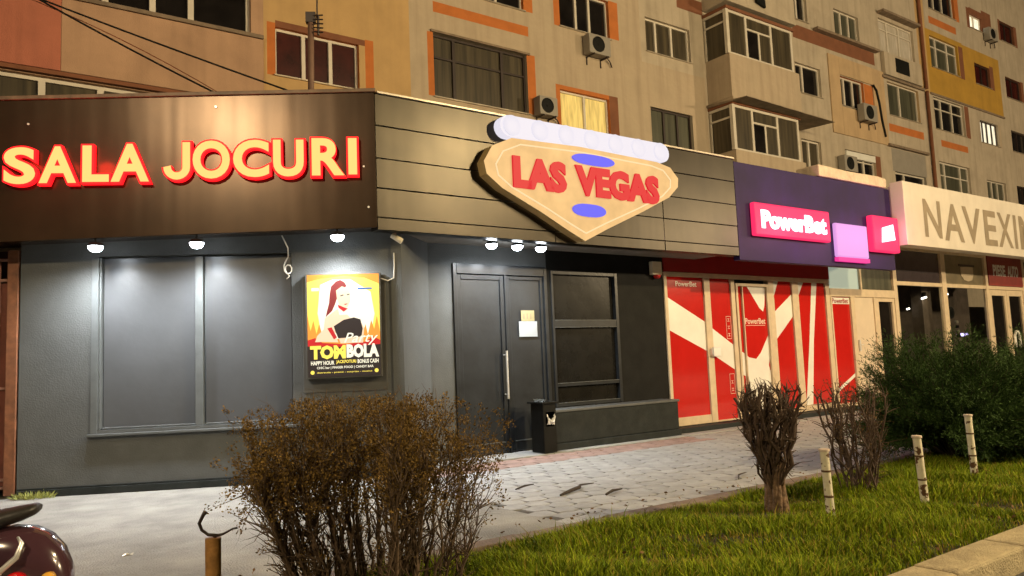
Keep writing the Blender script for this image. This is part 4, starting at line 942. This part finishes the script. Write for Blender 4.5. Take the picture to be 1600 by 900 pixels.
mb.lathe((15.35, .18, 2.3), [(.16, 0), (.17, .03), (.11, .03), (.10, 0)], 20, 1, axis='y')
solo('hanging_display', 'dark ring and string of small items hung inside the right shop window', 'display', mb, [M_shade, M_black], FB, (15.5, .2, 1.2))

# ================================================================== VEGETATION
def np_mesh(name, V, Fq, mats, F, base, parent=None, midx=None, smooth=False):
    me = bpy.data.meshes.new(name); V = np.asarray(V, float) - np.array(base, float)
    k = Fq.shape[1]; n = len(Fq)
    me.vertices.add(len(V)); me.vertices.foreach_set('co', V.ravel())
    me.loops.add(n * k); me.loops.foreach_set('vertex_index', Fq.ravel().astype(np.int32))
    me.polygons.add(n); me.polygons.foreach_set('loop_start', np.arange(0, n * k, k, dtype=np.int32)); me.polygons.foreach_set('loop_total', np.full(n, k, dtype=np.int32))
    for m in (mats if isinstance(mats, list) else [mats]): me.materials.append(m)
    if midx is not None: me.polygons.foreach_set('material_index', midx.astype(np.int32))
    me.update(calc_edges=True); me.validate()
    o = bpy.data.objects.new(name, me); scn.collection.objects.link(o)
    if parent is None: o.matrix_world = F @ Matrix.Translation(Vector(base))
    else: o.parent = parent
    INFO[o.name] = (F, Vector(base))
    return o
def seg_mesh(S, n=4):   # S rows: p0(3) p1(3) r0 r1 -> quads
    S = np.asarray(S, float); p0, p1, r0, r1 = S[:, :3], S[:, 3:6], S[:, 6], S[:, 7]
    d = p1 - p0; d /= np.maximum(np.linalg.norm(d, axis=1, keepdims=True), 1e-9)
    ref = np.where(np.abs(d[:, 2:3]) > .9, np.array([[1., 0, 0]]), np.array([[0, 0, 1.]]))
    a = np.cross(d, ref); a /= np.linalg.norm(a, axis=1, keepdims=True); b = np.cross(d, a)
    V = []
    for p, r in ((p0, r0), (p1, r1)):
        for j in range(n):
            t = 2 * math.pi * j / n; V.append(p + (a * math.cos(t) + b * math.sin(t)) * r[:, None])
    V = np.stack(V, 1); m = len(S); o = (np.arange(m) * 2 * n)[:, None]
    Q = np.concatenate([o + np.array([[j, (j + 1) % n, n + (j + 1) % n, n + j]]) for j in range(n)], 0)
    return V.reshape(-1, 3), Q
def leaf_mesh(C, size, dirs=None, ratio=.5):
    m = len(C); d = RNG.normal(size=(m, 3)) if dirs is None else dirs + RNG.normal(size=(m, 3)) * .35
    d /= np.linalg.norm(d, axis=1, keepdims=True); e = np.cross(d, RNG.normal(size=(m, 3))); e /= np.maximum(np.linalg.norm(e, axis=1, keepdims=True), 1e-6)
    s = (size * RNG.uniform(.6, 1.3, m))[:, None]
    V = np.stack([C, C + d * s * .5 + e * s * ratio * .5, C + d * s, C + d * s * .5 - e * s * ratio * .5], 1).reshape(-1, 3)
    return V, (np.arange(m) * 4)[:, None] + np.array([[0, 1, 2, 3]])
def leafmat(name, col, var=.4, rough=.8):
    return mat(name, col, rough=rough, var=.15, scale=6, island=var, spec=.15)

def grow(S, tips, p, d, L, r, lvl, maxl, up=.15, wob=.25, kids=(2, 4), spread=.6, shrink=.62):
    n = max(2, int(L / .09)); q = np.array(p, float); d = np.array(d, float); d /= np.linalg.norm(d)
    for i in range(n):
        d2 = d + RNG.normal(size=3) * wob * .4 + np.array([0, 0, up * .3]); d2 /= np.linalg.norm(d2)
        q2 = q + d2 * L / n; ra = r * (1 - .6 * i / n); rb = r * (1 - .6 * (i + 1) / n)
        S.append((*q, *q2, ra, rb)); q = q2; d = d2
        if lvl < maxl and i >= n * .3 and RNG.random() < .75:
            for _ in range(RNG.integers(kids[0], kids[1]) // 2 or 1):
                dd = d + RNG.normal(size=3) * spread; grow(S, tips, q, dd, L * shrink * RNG.uniform(.5, 1), rb * .6, lvl + 1, maxl, up, wob, kids, spread, shrink)
        elif lvl == maxl: tips.append((*q, *d))
    tips.append((*q, *d))

# --- large twiggy shrub in the foreground
def big_bush():
    bx_, by_ = -4.98, -5.42
    t = thing('bare_shrub', 'large rounded twiggy shrub with brownish leaves in front of the grey wall', 'shrub', FB, (bx_, by_, 0))
    S = []; tips = []
    # camera-facing basis: use world-like axes of the facade frame; crown is an ellipsoid of 1.95 m x 1.3 m
    ax = np.array([.81197, -.58370, 0]); ay = np.array([.58370, .81197, 0])   # picture-right and picture-depth, in frame coordinates
    for k in range(74):
        a = RNG.uniform(0, 2 * math.pi); rr = RNG.uniform(0, 1) ** .5
        base = np.array([bx_, by_, -.03]) + ax * rr * .50 * math.cos(a) + ay * rr * .34 * math.sin(a)
        out = ax * math.cos(a) * rr * .80 + ay * math.sin(a) * rr * .62
        hgt = (1.20 - .42 * rr ** 2.2) * RNG.uniform(.88, 1.04) if RNG.random() < .8 else RNG.uniform(.5, .95)
        end = np.array([bx_, by_, 0]) + out * RNG.uniform(.9, 1.08) - ax * .06 + np.array([0, 0, hgt])
        n = 9; p = base; r = RNG.uniform(.009, .018)
        mid_out = RNG.uniform(.1, .3)
        for i in range(1, n + 1):
            u = i / n; q = base + (end - base) * u; w = math.sin(math.pi * u) * mid_out
            q = q + np.array([0, 0, -w * rr * .4]) * 1.0 + RNG.normal(size=3) * .012
            S.append((*p, *q, r * (1 - .65 * (i - 1) / n), r * (1 - .65 * i / n)))
            d = (q - p) / np.linalg.norm(q - p)
            if u > .18:
                for _ in range(3 if u < .5 else 4):
                    dd = d * .8 + RNG.normal(size=3) * .55 + np.array([0, 0, .25])
                    grow(S, tips, q, dd, RNG.uniform(.10, .26) * (1.15 if u > .5 else .9), r * .33, 1, 2, up=.3, wob=.5, kids=(2, 4), spread=.6, shrink=.6)
            p = q
    S = np.array(S); keep = (S[:, 5] < 1.33); S = S[keep]
    V, Q = seg_mesh(S, 3); np_mesh('stems', V, Q, mat('shrub_bark', (.085, .052, .028), rough=.85, var=.3, scale=12), FB, (bx_, by_, 0), t)
    T = np.array(tips); T = T[T[:, 2] < 1.24]
    w = np.clip((T[:, 2] - .50) / .28, .04, 1.0); T = T[RNG.random(len(T)) < w]
    K = 13; C = np.repeat(T[:, :3], K, 0) + RNG.normal(size=(len(T) * K, 3)) * .017
    V, Q = leaf_mesh(C, .016, np.repeat(T[:, 3:6], K, 0), .6)
    np_mesh('leaves', V, Q, leafmat('shrub_leaf', (.155, .095, .026), .65), FB, (bx_, by_, 0), t)
    print('bush', len(S), len(T))
big_bush()

# --- pollarded shrub with thick fused trunk
def pollard(x, y, label, trunk_h, top, n, spread, seed, lean=0, thick=.085, cat='shrub', twig=.2, leafy=0, open_=False):
    t = thing('pruned_shrub', label, cat, FB, (x, y, 0)); S = []; tips = []
    tr = MB()
    if not open_:
        for k in range(10):   # fused ribs
            a = k * 2 * math.pi / 10 + .3 + .25 * math.sin(k * 3.1); r0 = thick * .62
            pts = []; rads = []
            for i in range(9):
                u = i / 8; rr = thick * (.60 + .34 * (1 - u) ** 2 + .55 * u ** 3 + .10 * math.sin(k * 2.3 + u * 6))
                pts.append((x + math.cos(a + u * .5) * rr + lean * u, y + math.sin(a + u * .5) * rr, soil(x, y) - .04 + u * (trunk_h + .05 * math.sin(k * 2.7)))); rads.append(thick * (.34 + .07 * math.sin(k * 1.7 + u * 9)) * (1 - .45 * u))
            tr.tube(pts, rads, 8)
        tr.tube([(x, y, -.05), (x + lean * .5, y, trunk_h * .5), (x + lean, y, trunk_h)], [thick * .75, thick * .6, thick * .7], 10)
        part('trunk', t, tr, mat('shrub_trunk', (.17, .105, .06), rough=.9, var=.5, scale=14, bump=.02, bscale=30), smooth=True)
    for k in range(n):
        a = RNG.uniform(0, 2 * math.pi); rr = RNG.uniform(.1, 1) ** .6
        b = np.array([x + lean, y, trunk_h - RNG.uniform(.06, .26)]) + np.array([math.cos(a), math.sin(a), 0]) * rr * thick * 1.0
        if open_: b = np.array([x, y, 0]) + RNG.normal(size=3) * np.array([.07, .07, 0])
        e = np.array([x + lean + math.cos(a) * rr * spread, y + math.sin(a) * rr * spread, top * RNG.uniform(.86, 1.0)])
        if open_ and RNG.random() < .3: e[2] *= .8
        p = b; m = 7; r = RNG.uniform(.006, .014) if open_ else RNG.uniform(.009, .018)
        for i in range(1, m + 1):
            u = i / m; q = b + (e - b) * u; bow = math.sin(math.pi * u) * .05
            q = q + np.array([math.cos(a), math.sin(a), 0]) * bow + RNG.normal(size=3) * .017
            S.append((*p, *q, r * (1 - .15 * u), r * (1 - .15 * u - .03)))
            d = (q - p) / np.linalg.norm(q - p)
            if RNG.random() < .9:
                for _ in range(1 + (u > .5) * 3):
                    dd = d * .6 + RNG.normal(size=3) * .5 + np.array([0, 0, .2]); grow(S, tips, q, dd, RNG.uniform(.4, 1.1) * twig, r * .5, 1, 2, up=.2, wob=.6, spread=.7)
            p = q
    for k in range(16):
        a = RNG.uniform(0, 2 * math.pi); z = RNG.uniform(.35, .8) * trunk_h + (.2 if open_ else .18)
        b = np.array([x + math.cos(a) * thick * .8, y + math.sin(a) * thick * .8, z])
        grow(S, tips, b, (math.cos(a), math.sin(a), .2), RNG.uniform(.12, .24), .0035, 1, 2, up=.0, wob=.8, spread=.8)
    V, Q = seg_mesh(S, 5); np_mesh('branches', V, Q, mat('pruned_bark', (.075, .045, .028), rough=.85, var=.35, scale=12), FB, (x, y, 0), t)
    if leafy:
        T = np.array(tips); T = T[RNG.random(len(T)) < leafy]; V, Q = leaf_mesh(T[:, :3], .02, T[:, 3:6], .5)
        np_mesh('leaves', V, Q, leafmat('dry_leaf', (.14, .085, .035), .5), FB, (x, y, 0), t)
pollard(-1.23, -5.78, 'pruned shrub with thick trunk and short bare branches like an open fist', .50, 1.10, 46, .30, 3, lean=-.02, twig=.12)
pollard(.02, -5.85, 'open bare shrub with crossing slanted stems left of the evergreen', .30, .98, 30, .40, 5, thick=.08, twig=.15, leafy=.8, open_=True)

# --- spreading evergreens
def juniper(x, y, rx, ry, h, label, n, seed, skew=(0, 0), z0=0.0):
    t = thing('juniper_bush', label, 'shrub', FB, (x, y, 0)); rs = np.random.default_rng(seed)
    S = []; C = []; Dr = []
    for k in range(n):
        a = rs.uniform(0, 2 * math.pi); el = rs.uniform(.02, 1.0) ** .8
        d = np.array([math.cos(a) * rx * math.sqrt(max(0, 1 - el * el * .9)) + skew[0] * el, math.sin(a) * ry * math.sqrt(max(0, 1 - el * el * .9)) + skew[1] * el, h * el])
        L = rs.uniform(.72, 1.08); end = np.array([x, y, .05 + z0]) + d * L
        b = np.array([x, y, .05]) + np.array([d[0] * .15, d[1] * .15, 0])
        m = 9; p = b
        for i in range(1, m + 1):
            u = i / m; q = b + (end - b) * u; q[2] += math.sin(math.pi * u) * .12 * (1 - el) - (u ** 3) * .04
            S.append((*p, *q, .012 * (1 - .8 * u) + .002, .012 * (1 - .8 * (u + .1)) + .002))
            dd = (q - p) / np.linalg.norm(q - p)
            if u > .3:
                ns = 7
                for _ in range(ns):     # sprays: short fans of needles
                    sd = dd * 1.0 + rs.normal(size=3) * .42; sd[2] += .05; sd /= np.linalg.norm(sd); sl = rs.uniform(.10, .28)
                    kk = 13
                    for j in range(kk):
                        pos = q + sd * sl * j / kk + rs.normal(size=3) * .008
                        C.append(pos); Dr.append(sd + rs.normal(size=3) * .33)
            p = q
    V, Q = seg_mesh(S, 3); np_mesh('branches', V, Q, mat('juniper_bark', (.06, .04, .025), rough=.9, var=.3), FB, (x, y, 0), t)
    C = np.array(C); Dr = np.array(Dr); Dr /= np.linalg.norm(Dr, axis=1, keepdims=True)
    V, Q = leaf_mesh(C, .05, Dr, .16); np_mesh('foliage', V, Q, leafmat('juniper_needle', (.038, .072, .017), .55, .8), FB, (x, y, 0), t)
    print('juniper', len(C))
juniper(2.95, -5.40, 1.25, 1.0, 1.30, 'dark green spreading juniper, the left one with a pointed overhanging tip', 330, 11, skew=(-.35, 0), z0=.12)
juniper(4.6, -6.0, 1.9, 1.15, 1.40, 'dark green juniper filling the right edge of the picture', 360, 12)
juniper(7.2, -5.7, 1.9, 1.1, 1.5, 'dark juniper farther back in the row beyond the other two', 240, 13)

# --- grass
def grass():
    n = 150000
    x = RNG.uniform(0, 1, n) ** 1.25 * 13.5 - 6.05; y = RNG.uniform(-7.36, -4.93, n)
    dens = .5 + .5 * np.sin(x * 2.1 + 1) * np.cos(y * 3.1 + x) + .35 * np.sin(x * 6.3 + y * 5.1)
    keep = RNG.random(n) < np.clip(dens * .9 + .58, .04, 1); x, y, dens = x[keep], y[keep], dens[keep]; n = len(x)
    z = np.array([soil(a, b) for a, b in zip(x, y)])
    hgt = (.026 + .05 * np.clip(dens + .2, 0, 1.3)) * RNG.uniform(.5, 1.5, n); hgt = np.where(RNG.random(n) < .02, hgt * 1.7, hgt)
    edge = np.minimum(1, np.minimum(y + 7.40, -4.90 - y) / .12); hgt *= np.clip(edge, .45, 1)
    a = RNG.uniform(0, 2 * math.pi, n); w = RNG.uniform(.0022, .0048, n); lean = RNG.uniform(.2, 1.0, n) * hgt
    cl = np.stack([np.sin(x * 3.3 + y * 2), np.cos(x * 2.7 - y * 3.1)], 1) * .5
    dx = np.cos(a) * lean + cl[:, 0] * hgt * .4; dy = np.sin(a) * lean + cl[:, 1] * hgt * .4; sx, sy = -np.sin(a) * w, np.cos(a) * w
    V = np.stack([np.stack([x - sx, y - sy, z - .01], 1), np.stack([x + sx, y + sy, z - .01], 1), np.stack([x + dx * .35 + sx * .8, y + dy * .35 + sy * .8, z + hgt * .6], 1), np.stack([x + dx * .35 - sx * .8, y + dy * .35 - sy * .8, z + hgt * .6], 1),
                  np.stack([x + dx + sx * .15, y + dy + sy * .15, z + hgt * .92], 1), np.stack([x + dx - sx * .15, y + dy - sy * .15, z + hgt * .92], 1)], 1).reshape(-1, 3)
    o = (np.arange(n) * 6)[:, None]; Q = np.concatenate([o + np.array([[0, 1, 2, 3]]), o + np.array([[3, 2, 4, 5]])], 0)
    col = RNG.random(n); mi = np.where(col < .12, 1, np.where(col < .45, 2, 0)); mi = np.where(dens < .08, np.where(col < .5, 1, 2), mi)
    g = np_mesh('grass', V, Q, [leafmat('grass_green', (.24, .30, .010), .4), leafmat('grass_dry', (.32, .25, .035), .35), leafmat('grass_dark', (.11, .17, .006), .35)], FB, (0, -6.1, 0), midx=np.concatenate([mi, mi]))
    props(g, kind='stuff', label='short unkempt green grass covering the planted bed', cat='grass')
grass()
# a weed tuft against the gate, fallen leaves under the shrubs
def tuft(x, y, F, label):
    n = 260; a = RNG.uniform(0, 6.28, n); r = RNG.uniform(0, 1, n) ** .5 * .16
    C = np.stack([x + np.cos(a) * r * 1.5, y + np.sin(a) * r * .5, np.full(n, .0)], 1); d = np.stack([np.cos(a) * .5, np.sin(a) * .5, np.full(n, 1.)], 1)
    V, Q = leaf_mesh(C, .085, d / np.linalg.norm(d, axis=1, keepdims=True), .16)
    o = np_mesh('weed_tuft', V, Q, leafmat('weed_pale', (.30, .32, .10), .3), F, (x, y, 0)); props(o, label, 'weeds')
tuft(-.02, -.12, FA, 'pale green weeds growing at the foot of the wall by the gate')
n = 1500; C = np.stack([RNG.uniform(-6.2, 9, n), RNG.uniform(-7.3, -4.3, n), np.full(n, .03)], 1); C[:, 2] = np.where(C[:, 1] > -4.93, .012, C[:, 2])
d = RNG.normal(size=(n, 3)); d[:, 2] *= .1
V, Q = leaf_mesh(C, .04, d, .6); o = np_mesh('fallen_leaves', V, Q, leafmat('fallen_leaf', (.16, .09, .04), .5), FB, (0, -6, 0)); props(o, 'dry brown leaves scattered through the bed and on the kerb', 'leaves', kind='stuff')
# sticks lying on the pavers
def stick(pts, r, label):
    g = MB(); g.tube(pts, r, 6); solo('fallen_stick', label, 'stick', g, mat('stick_bark', (.05, .035, .025), rough=.9), FB, pts[0], smooth=True, group='sticks lying on the pavers')
stick([(-1.95, -3.62, .02), (-1.7, -3.50, .025), (-1.55, -3.46, .035), (-1.42, -3.32, .03), (-1.2, -3.30, .02)], [.012, .02, .022, .012, .005], 'thickest crooked dark stick lying in the middle of the pavers')
stick([(-1.6, -3.95, .02), (-1.42, -3.86, .03), (-1.25, -3.82, .02)], [.012, .016, .008], 'short thick stick on the pavers nearer the grass')
stick([(-2.05, -2.95, .02), (-1.85, -2.85, .025), (-1.7, -2.82, .02)], [.008, .012, .006], 'short stick on the pavers nearer the entrance door')
stick([(.05, -4.35, .02), (.25, -4.2, .03), (.5, -4.1, .02)], [.006, .01, .004], 'thin stick near the kerb behind the pruned shrub')
mb = MB(); 
for k in range(5): a = random.random() * 6; mb.add([(-6.0 + .05 * math.cos(a), -3.0 + .04 * math.sin(a), .004), (-5.97 + .03 * math.cos(a), -3.0, .02), (-5.98, -2.97 + .03 * math.sin(a), .006), (-6.02, -2.98, .016)], [(0, 1, 2), (0, 2, 3)])
solo('paper_scrap', 'small white scrap of paper on the asphalt pavement', 'litter', mb, M_whitevinyl, FB, (-6, -3, 0))

# --- bollards
def bollard(x, y, h, label, lx=0.0, rusty=False, hook=False):
    t = thing('bollard', label, 'bollard', FB, (x, y, 0), 'old metal posts along the planted bed')
    m = mat('peeling_white_paint', (.68, .62, .46), rough=.6, var=.1, scale=8, bump=.004, bscale=40)
    if 'peel' not in MATS:
        n_ = m.node_tree; b_ = n_.nodes["Principled BSDF"]; src = b_.inputs["Base Color"].links[0].from_socket
        tc = n_.nodes.new("ShaderNodeTexCoord"); nz = n_.nodes.new("ShaderNodeTexNoise"); nz.inputs["Scale"].default_value = 17; nz.inputs["Detail"].default_value = 6
        sep = n_.nodes.new("ShaderNodeSeparateXYZ"); oi = n_.nodes.new("ShaderNodeObjectInfo"); vm = n_.nodes.new("ShaderNodeVectorMath"); vm.operation = 'MULTIPLY_ADD'; vm.inputs[1].default_value = (1, 1, 1); sc_ = n_.nodes.new("ShaderNodeMath"); sc_.operation = 'MULTIPLY'; sc_.inputs[1].default_value = 37.0; n_.links.new(oi.outputs['Random'], sc_.inputs[0]); n_.links.new(sc_.outputs[0], vm.inputs[2]); n_.links.new(tc.outputs["Object"], vm.inputs[0]); n_.links.new(vm.outputs[0], nz.inputs["Vector"]); n_.links.new(tc.outputs["Object"], sep.inputs[0])
        mr = n_.nodes.new("ShaderNodeMapRange"); mr.inputs["From Min"].default_value = .0; mr.inputs["From Max"].default_value = .30; mr.inputs["To Min"].default_value = .14; mr.inputs["To Max"].default_value = 0.0
        n_.links.new(sep.outputs[2], mr.inputs["Value"]); ad = n_.nodes.new("ShaderNodeMath"); n_.links.new(nz.outputs["Fac"], ad.inputs[0]); n_.links.new(mr.outputs[0], ad.inputs[1])
        th = n_.nodes.new("ShaderNodeMapRange"); th.inputs["From Min"].default_value = .585; th.inputs["From Max"].default_value = .61; n_.links.new(ad.outputs[0], th.inputs["Value"])
        mx = n_.nodes.new("ShaderNodeMix"); mx.data_type = 'RGBA'; mx.inputs["B"].default_value = (.11, .05, .02, 1); n_.links.new(th.outputs[0], mx.inputs["Factor"]); n_.links.new(src, mx.inputs["A"]); n_.links.new(mx.outputs["Result"], b_.inputs["Base Color"]); MATS['peel'] = m
    mm = mat('rusty_yellow_post', (.34, .17, .045), rough=.8, var=.4, scale=9, stain=.5, stain_col=(.09, .035, .012), bump=.006, bscale=40) if rusty else m
    z0 = soil(x, y) - .05
    g = MB(); g.tube([(x, y, z0), (x + lx * .5, y, h * .5), (x + lx, y, h)], [.047 if rusty else .037, .046 if rusty else .035, .047 if rusty else .036], 16); part('post', t, g, mm, smooth='auto')
    if not rusty:
        g = MB(); g.lathe((x + lx, y, h), [(.043, -.01), (.045, .0), (.043, .010), (.01, .012)], 16); part('cap', t, g, mat('cap_paint', (.62, .5, .4), rough=.6), smooth='auto')
        g = MB()
        for q in (.38, .72): g.lathe((x + lx * q, y, h * q), [(.037, -.008), (.040, -.004), (.040, .004), (.037, .008)], 16)
        part('band', t, g, mat('rust_band', (.10, .05, .02), rough=.8), smooth='auto')
    if hook:
        g = MB(); P = lambda a, b: (x + .81 * a, y - .58 * a, b)
        g.tube([P(.0, h - .01), P(.03, h + .015), P(-.03, h + .02), P(-.07, h + .05), P(-.085, h + .09), P(-.06, h + .14), P(-.045, h + .16)], [.008, .01, .01, .01, .011, .012, .016], 8)
        g.tube([P(.0, h + .01), P(.06, h + .02), P(.12, h + .05), P(.15, h + .055)], [.009, .008, .006, .008], 6)
        part('hook', t, g, M_darkframe, smooth=True)
bollard(-1.26, -6.32, .61, 'leaning white post with peeling paint in the grass right of the pruned shrub', -.03)
bollard(-.02, -6.47, .62, 'white peeling post in the grass before the evergreen, middle one of three', -.05)
bollard(1.62, -6.18, .68, 'white post farthest right, standing against the dark evergreen', -.03)
bollard(-5.86, -5.10, .45, 'rusty yellow-brown post with a bent hook at its top by the big shrub', 0.0, rusty=True, hook=True)

# --- parked scooter at the lower left
def scooter():
    FS = frame((-2.50, 4.0), (.985, .17))      # x forward-to-tail (tail to the right), y away
    s = thing('parked_scooter', 'maroon motor scooter with black seat parked at the lower left corner', 'scooter', FS, (0, 0, 0))
    M_mar = mat('maroon_paint', (.055, .024, .032), rough=.18, var=.15, scale=3, coat=.8)
    # tail shell: lofted oval sections along x
    secs = [(-.62, .44, .10, .10), (-.5, .50, .13, .13), (-.35, .53, .15, .15), (-.2, .555, .16, .16), (-.08, .55, .16, .175), (.02, .525, .15, .19), (.09, .49, .13, .19), (.15, .445, .105, .17), (.19, .40, .07, .13), (.205, .37, .03, .07)]
    g = MB(); n = 18; vs = []
    for x, zc, ry, rz in secs:
        for j in range(n):
            a = 2 * math.pi * j / n; ca, sa = math.cos(a), math.sin(a)
            vs.append((x, ry * (abs(ca) ** .8) * (1 if ca > 0 else -1), zc + rz * (abs(sa) ** .85) * (1 if sa > 0 else -1)))
    fs = [(i * n + j, i * n + (j + 1) % n, (i + 1) * n + (j + 1) % n, (i + 1) * n + j) for i in range(len(secs) - 1) for j in range(n)] + [tuple(reversed(range(n))), tuple(range((len(secs) - 1) * n, len(secs) * n))]
    g.add(vs, fs); part('body', s, g, M_mar, smooth=True)
    g = MB(); secs2 = [(-.75, .70, .10, .035), (-.55, .735, .14, .05), (-.3, .745, .15, .05), (-.12, .765, .13, .045), (-.03, .785, .10, .038), (.02, .80, .07, .03), (.04, .805, .04, .018)]
    vs = []
    for x, zc, ry, rz in secs2:
        for j in range(n):
            a = 2 * math.pi * j / n; vs.append((x, ry * math.cos(a), zc + rz * math.sin(a)))
    g.add(vs, [(i * n + j, i * n + (j + 1) % n, (i + 1) * n + (j + 1) % n, (i + 1) * n + j) for i in range(len(secs2) - 1) for j in range(n)] + [tuple(reversed(range(n))), tuple(range((len(secs2) - 1) * n, len(secs2) * n))])
    part('seat', s, g, mat('black_seat', (.02, .018, .017), rough=.45, bump=.002, bscale=60), smooth=True)
    g = MB(); g.tube([(-.20, -.168, .48), (-.08, -.182, .52), (.01, -.175, .60), (.025, -.155, .66), (.0, -.14, .69)], [.012, .014, .014, .012, .006], 8); part('trim', s, g, M_chrome, smooth=True)
    g = MB(); g.lathe((.0, -.165, .475), [(.055, .02), (.05, -.01), (.03, -.03), (.005, -.036)], 16, axis='y'); part('tail_light', s, g, mat('red_lens', (.55, .01, .01), rough=.1, coat=1), smooth=True)
    g = MB(); g.lathe((.13, -.12, .475), [(.034, .02), (.03, -.01), (.02, -.02), (.005, -.026)], 14, axis='y'); part('indicator', s, g, mat('amber_lens', (.8, .4, .05), rough=.1, coat=1), smooth=True)
    g = MB(); g.prism([(-.22, .44), (-.16, .44), (-.06, .52), (-.17, .64)], -.178, -.16); part('side_panel', s, g, mat('cream_stripe', (.8, .78, .6), rough=.4))
    def wheel(x):
        w = MB(); pr = []
        w.lathe((x, -.05, .22), [(.13, 0), (.20, .0), (.22, .02), (.225, .05), (.22, .08), (.20, .10), (.13, .10)], 28, 0, axis='y')
        o = part('wheel', s, w, mat('tyre_rubber', (.02, .02, .02), rough=.8), smooth='auto')
        r = MB(); r.lathe((x, -.055, .22), [(.04, 0), (.125, .0), (.125, .11), (.04, .11)], 20, 0, axis='y'); part('rim', o, r, M_chrome, smooth='auto')
    wheel(-.08); wheel(-1.28)
    g = MB(); g.box(-1.0, -.6, -.13, .13, .26, .30); part('footboard', s, g, M_black, bevel=.02)
    g = MB(); g.prism([(-1.02, .28), (-.98, .28), (-1.12, .9), (-1.17, .9)], -.17, .17); part('leg_shield', s, g, M_mar, bevel=.02)
    g = MB(); g.tube([(-1.28, 0, .3), (-1.14, 0, .95)], .025, 10); g.tube([(-1.1, -.3, .98), (-1.15, 0, .96), (-1.1, .3, .98)], .016, 8); part('handlebar', s, g, M_black, smooth=True)
    g = MB(); g.tube([(-.3, -.08, .25), (-.08, -.06, .22)], .03, 8); part('swingarm', s, g, M_darkframe)
scooter()
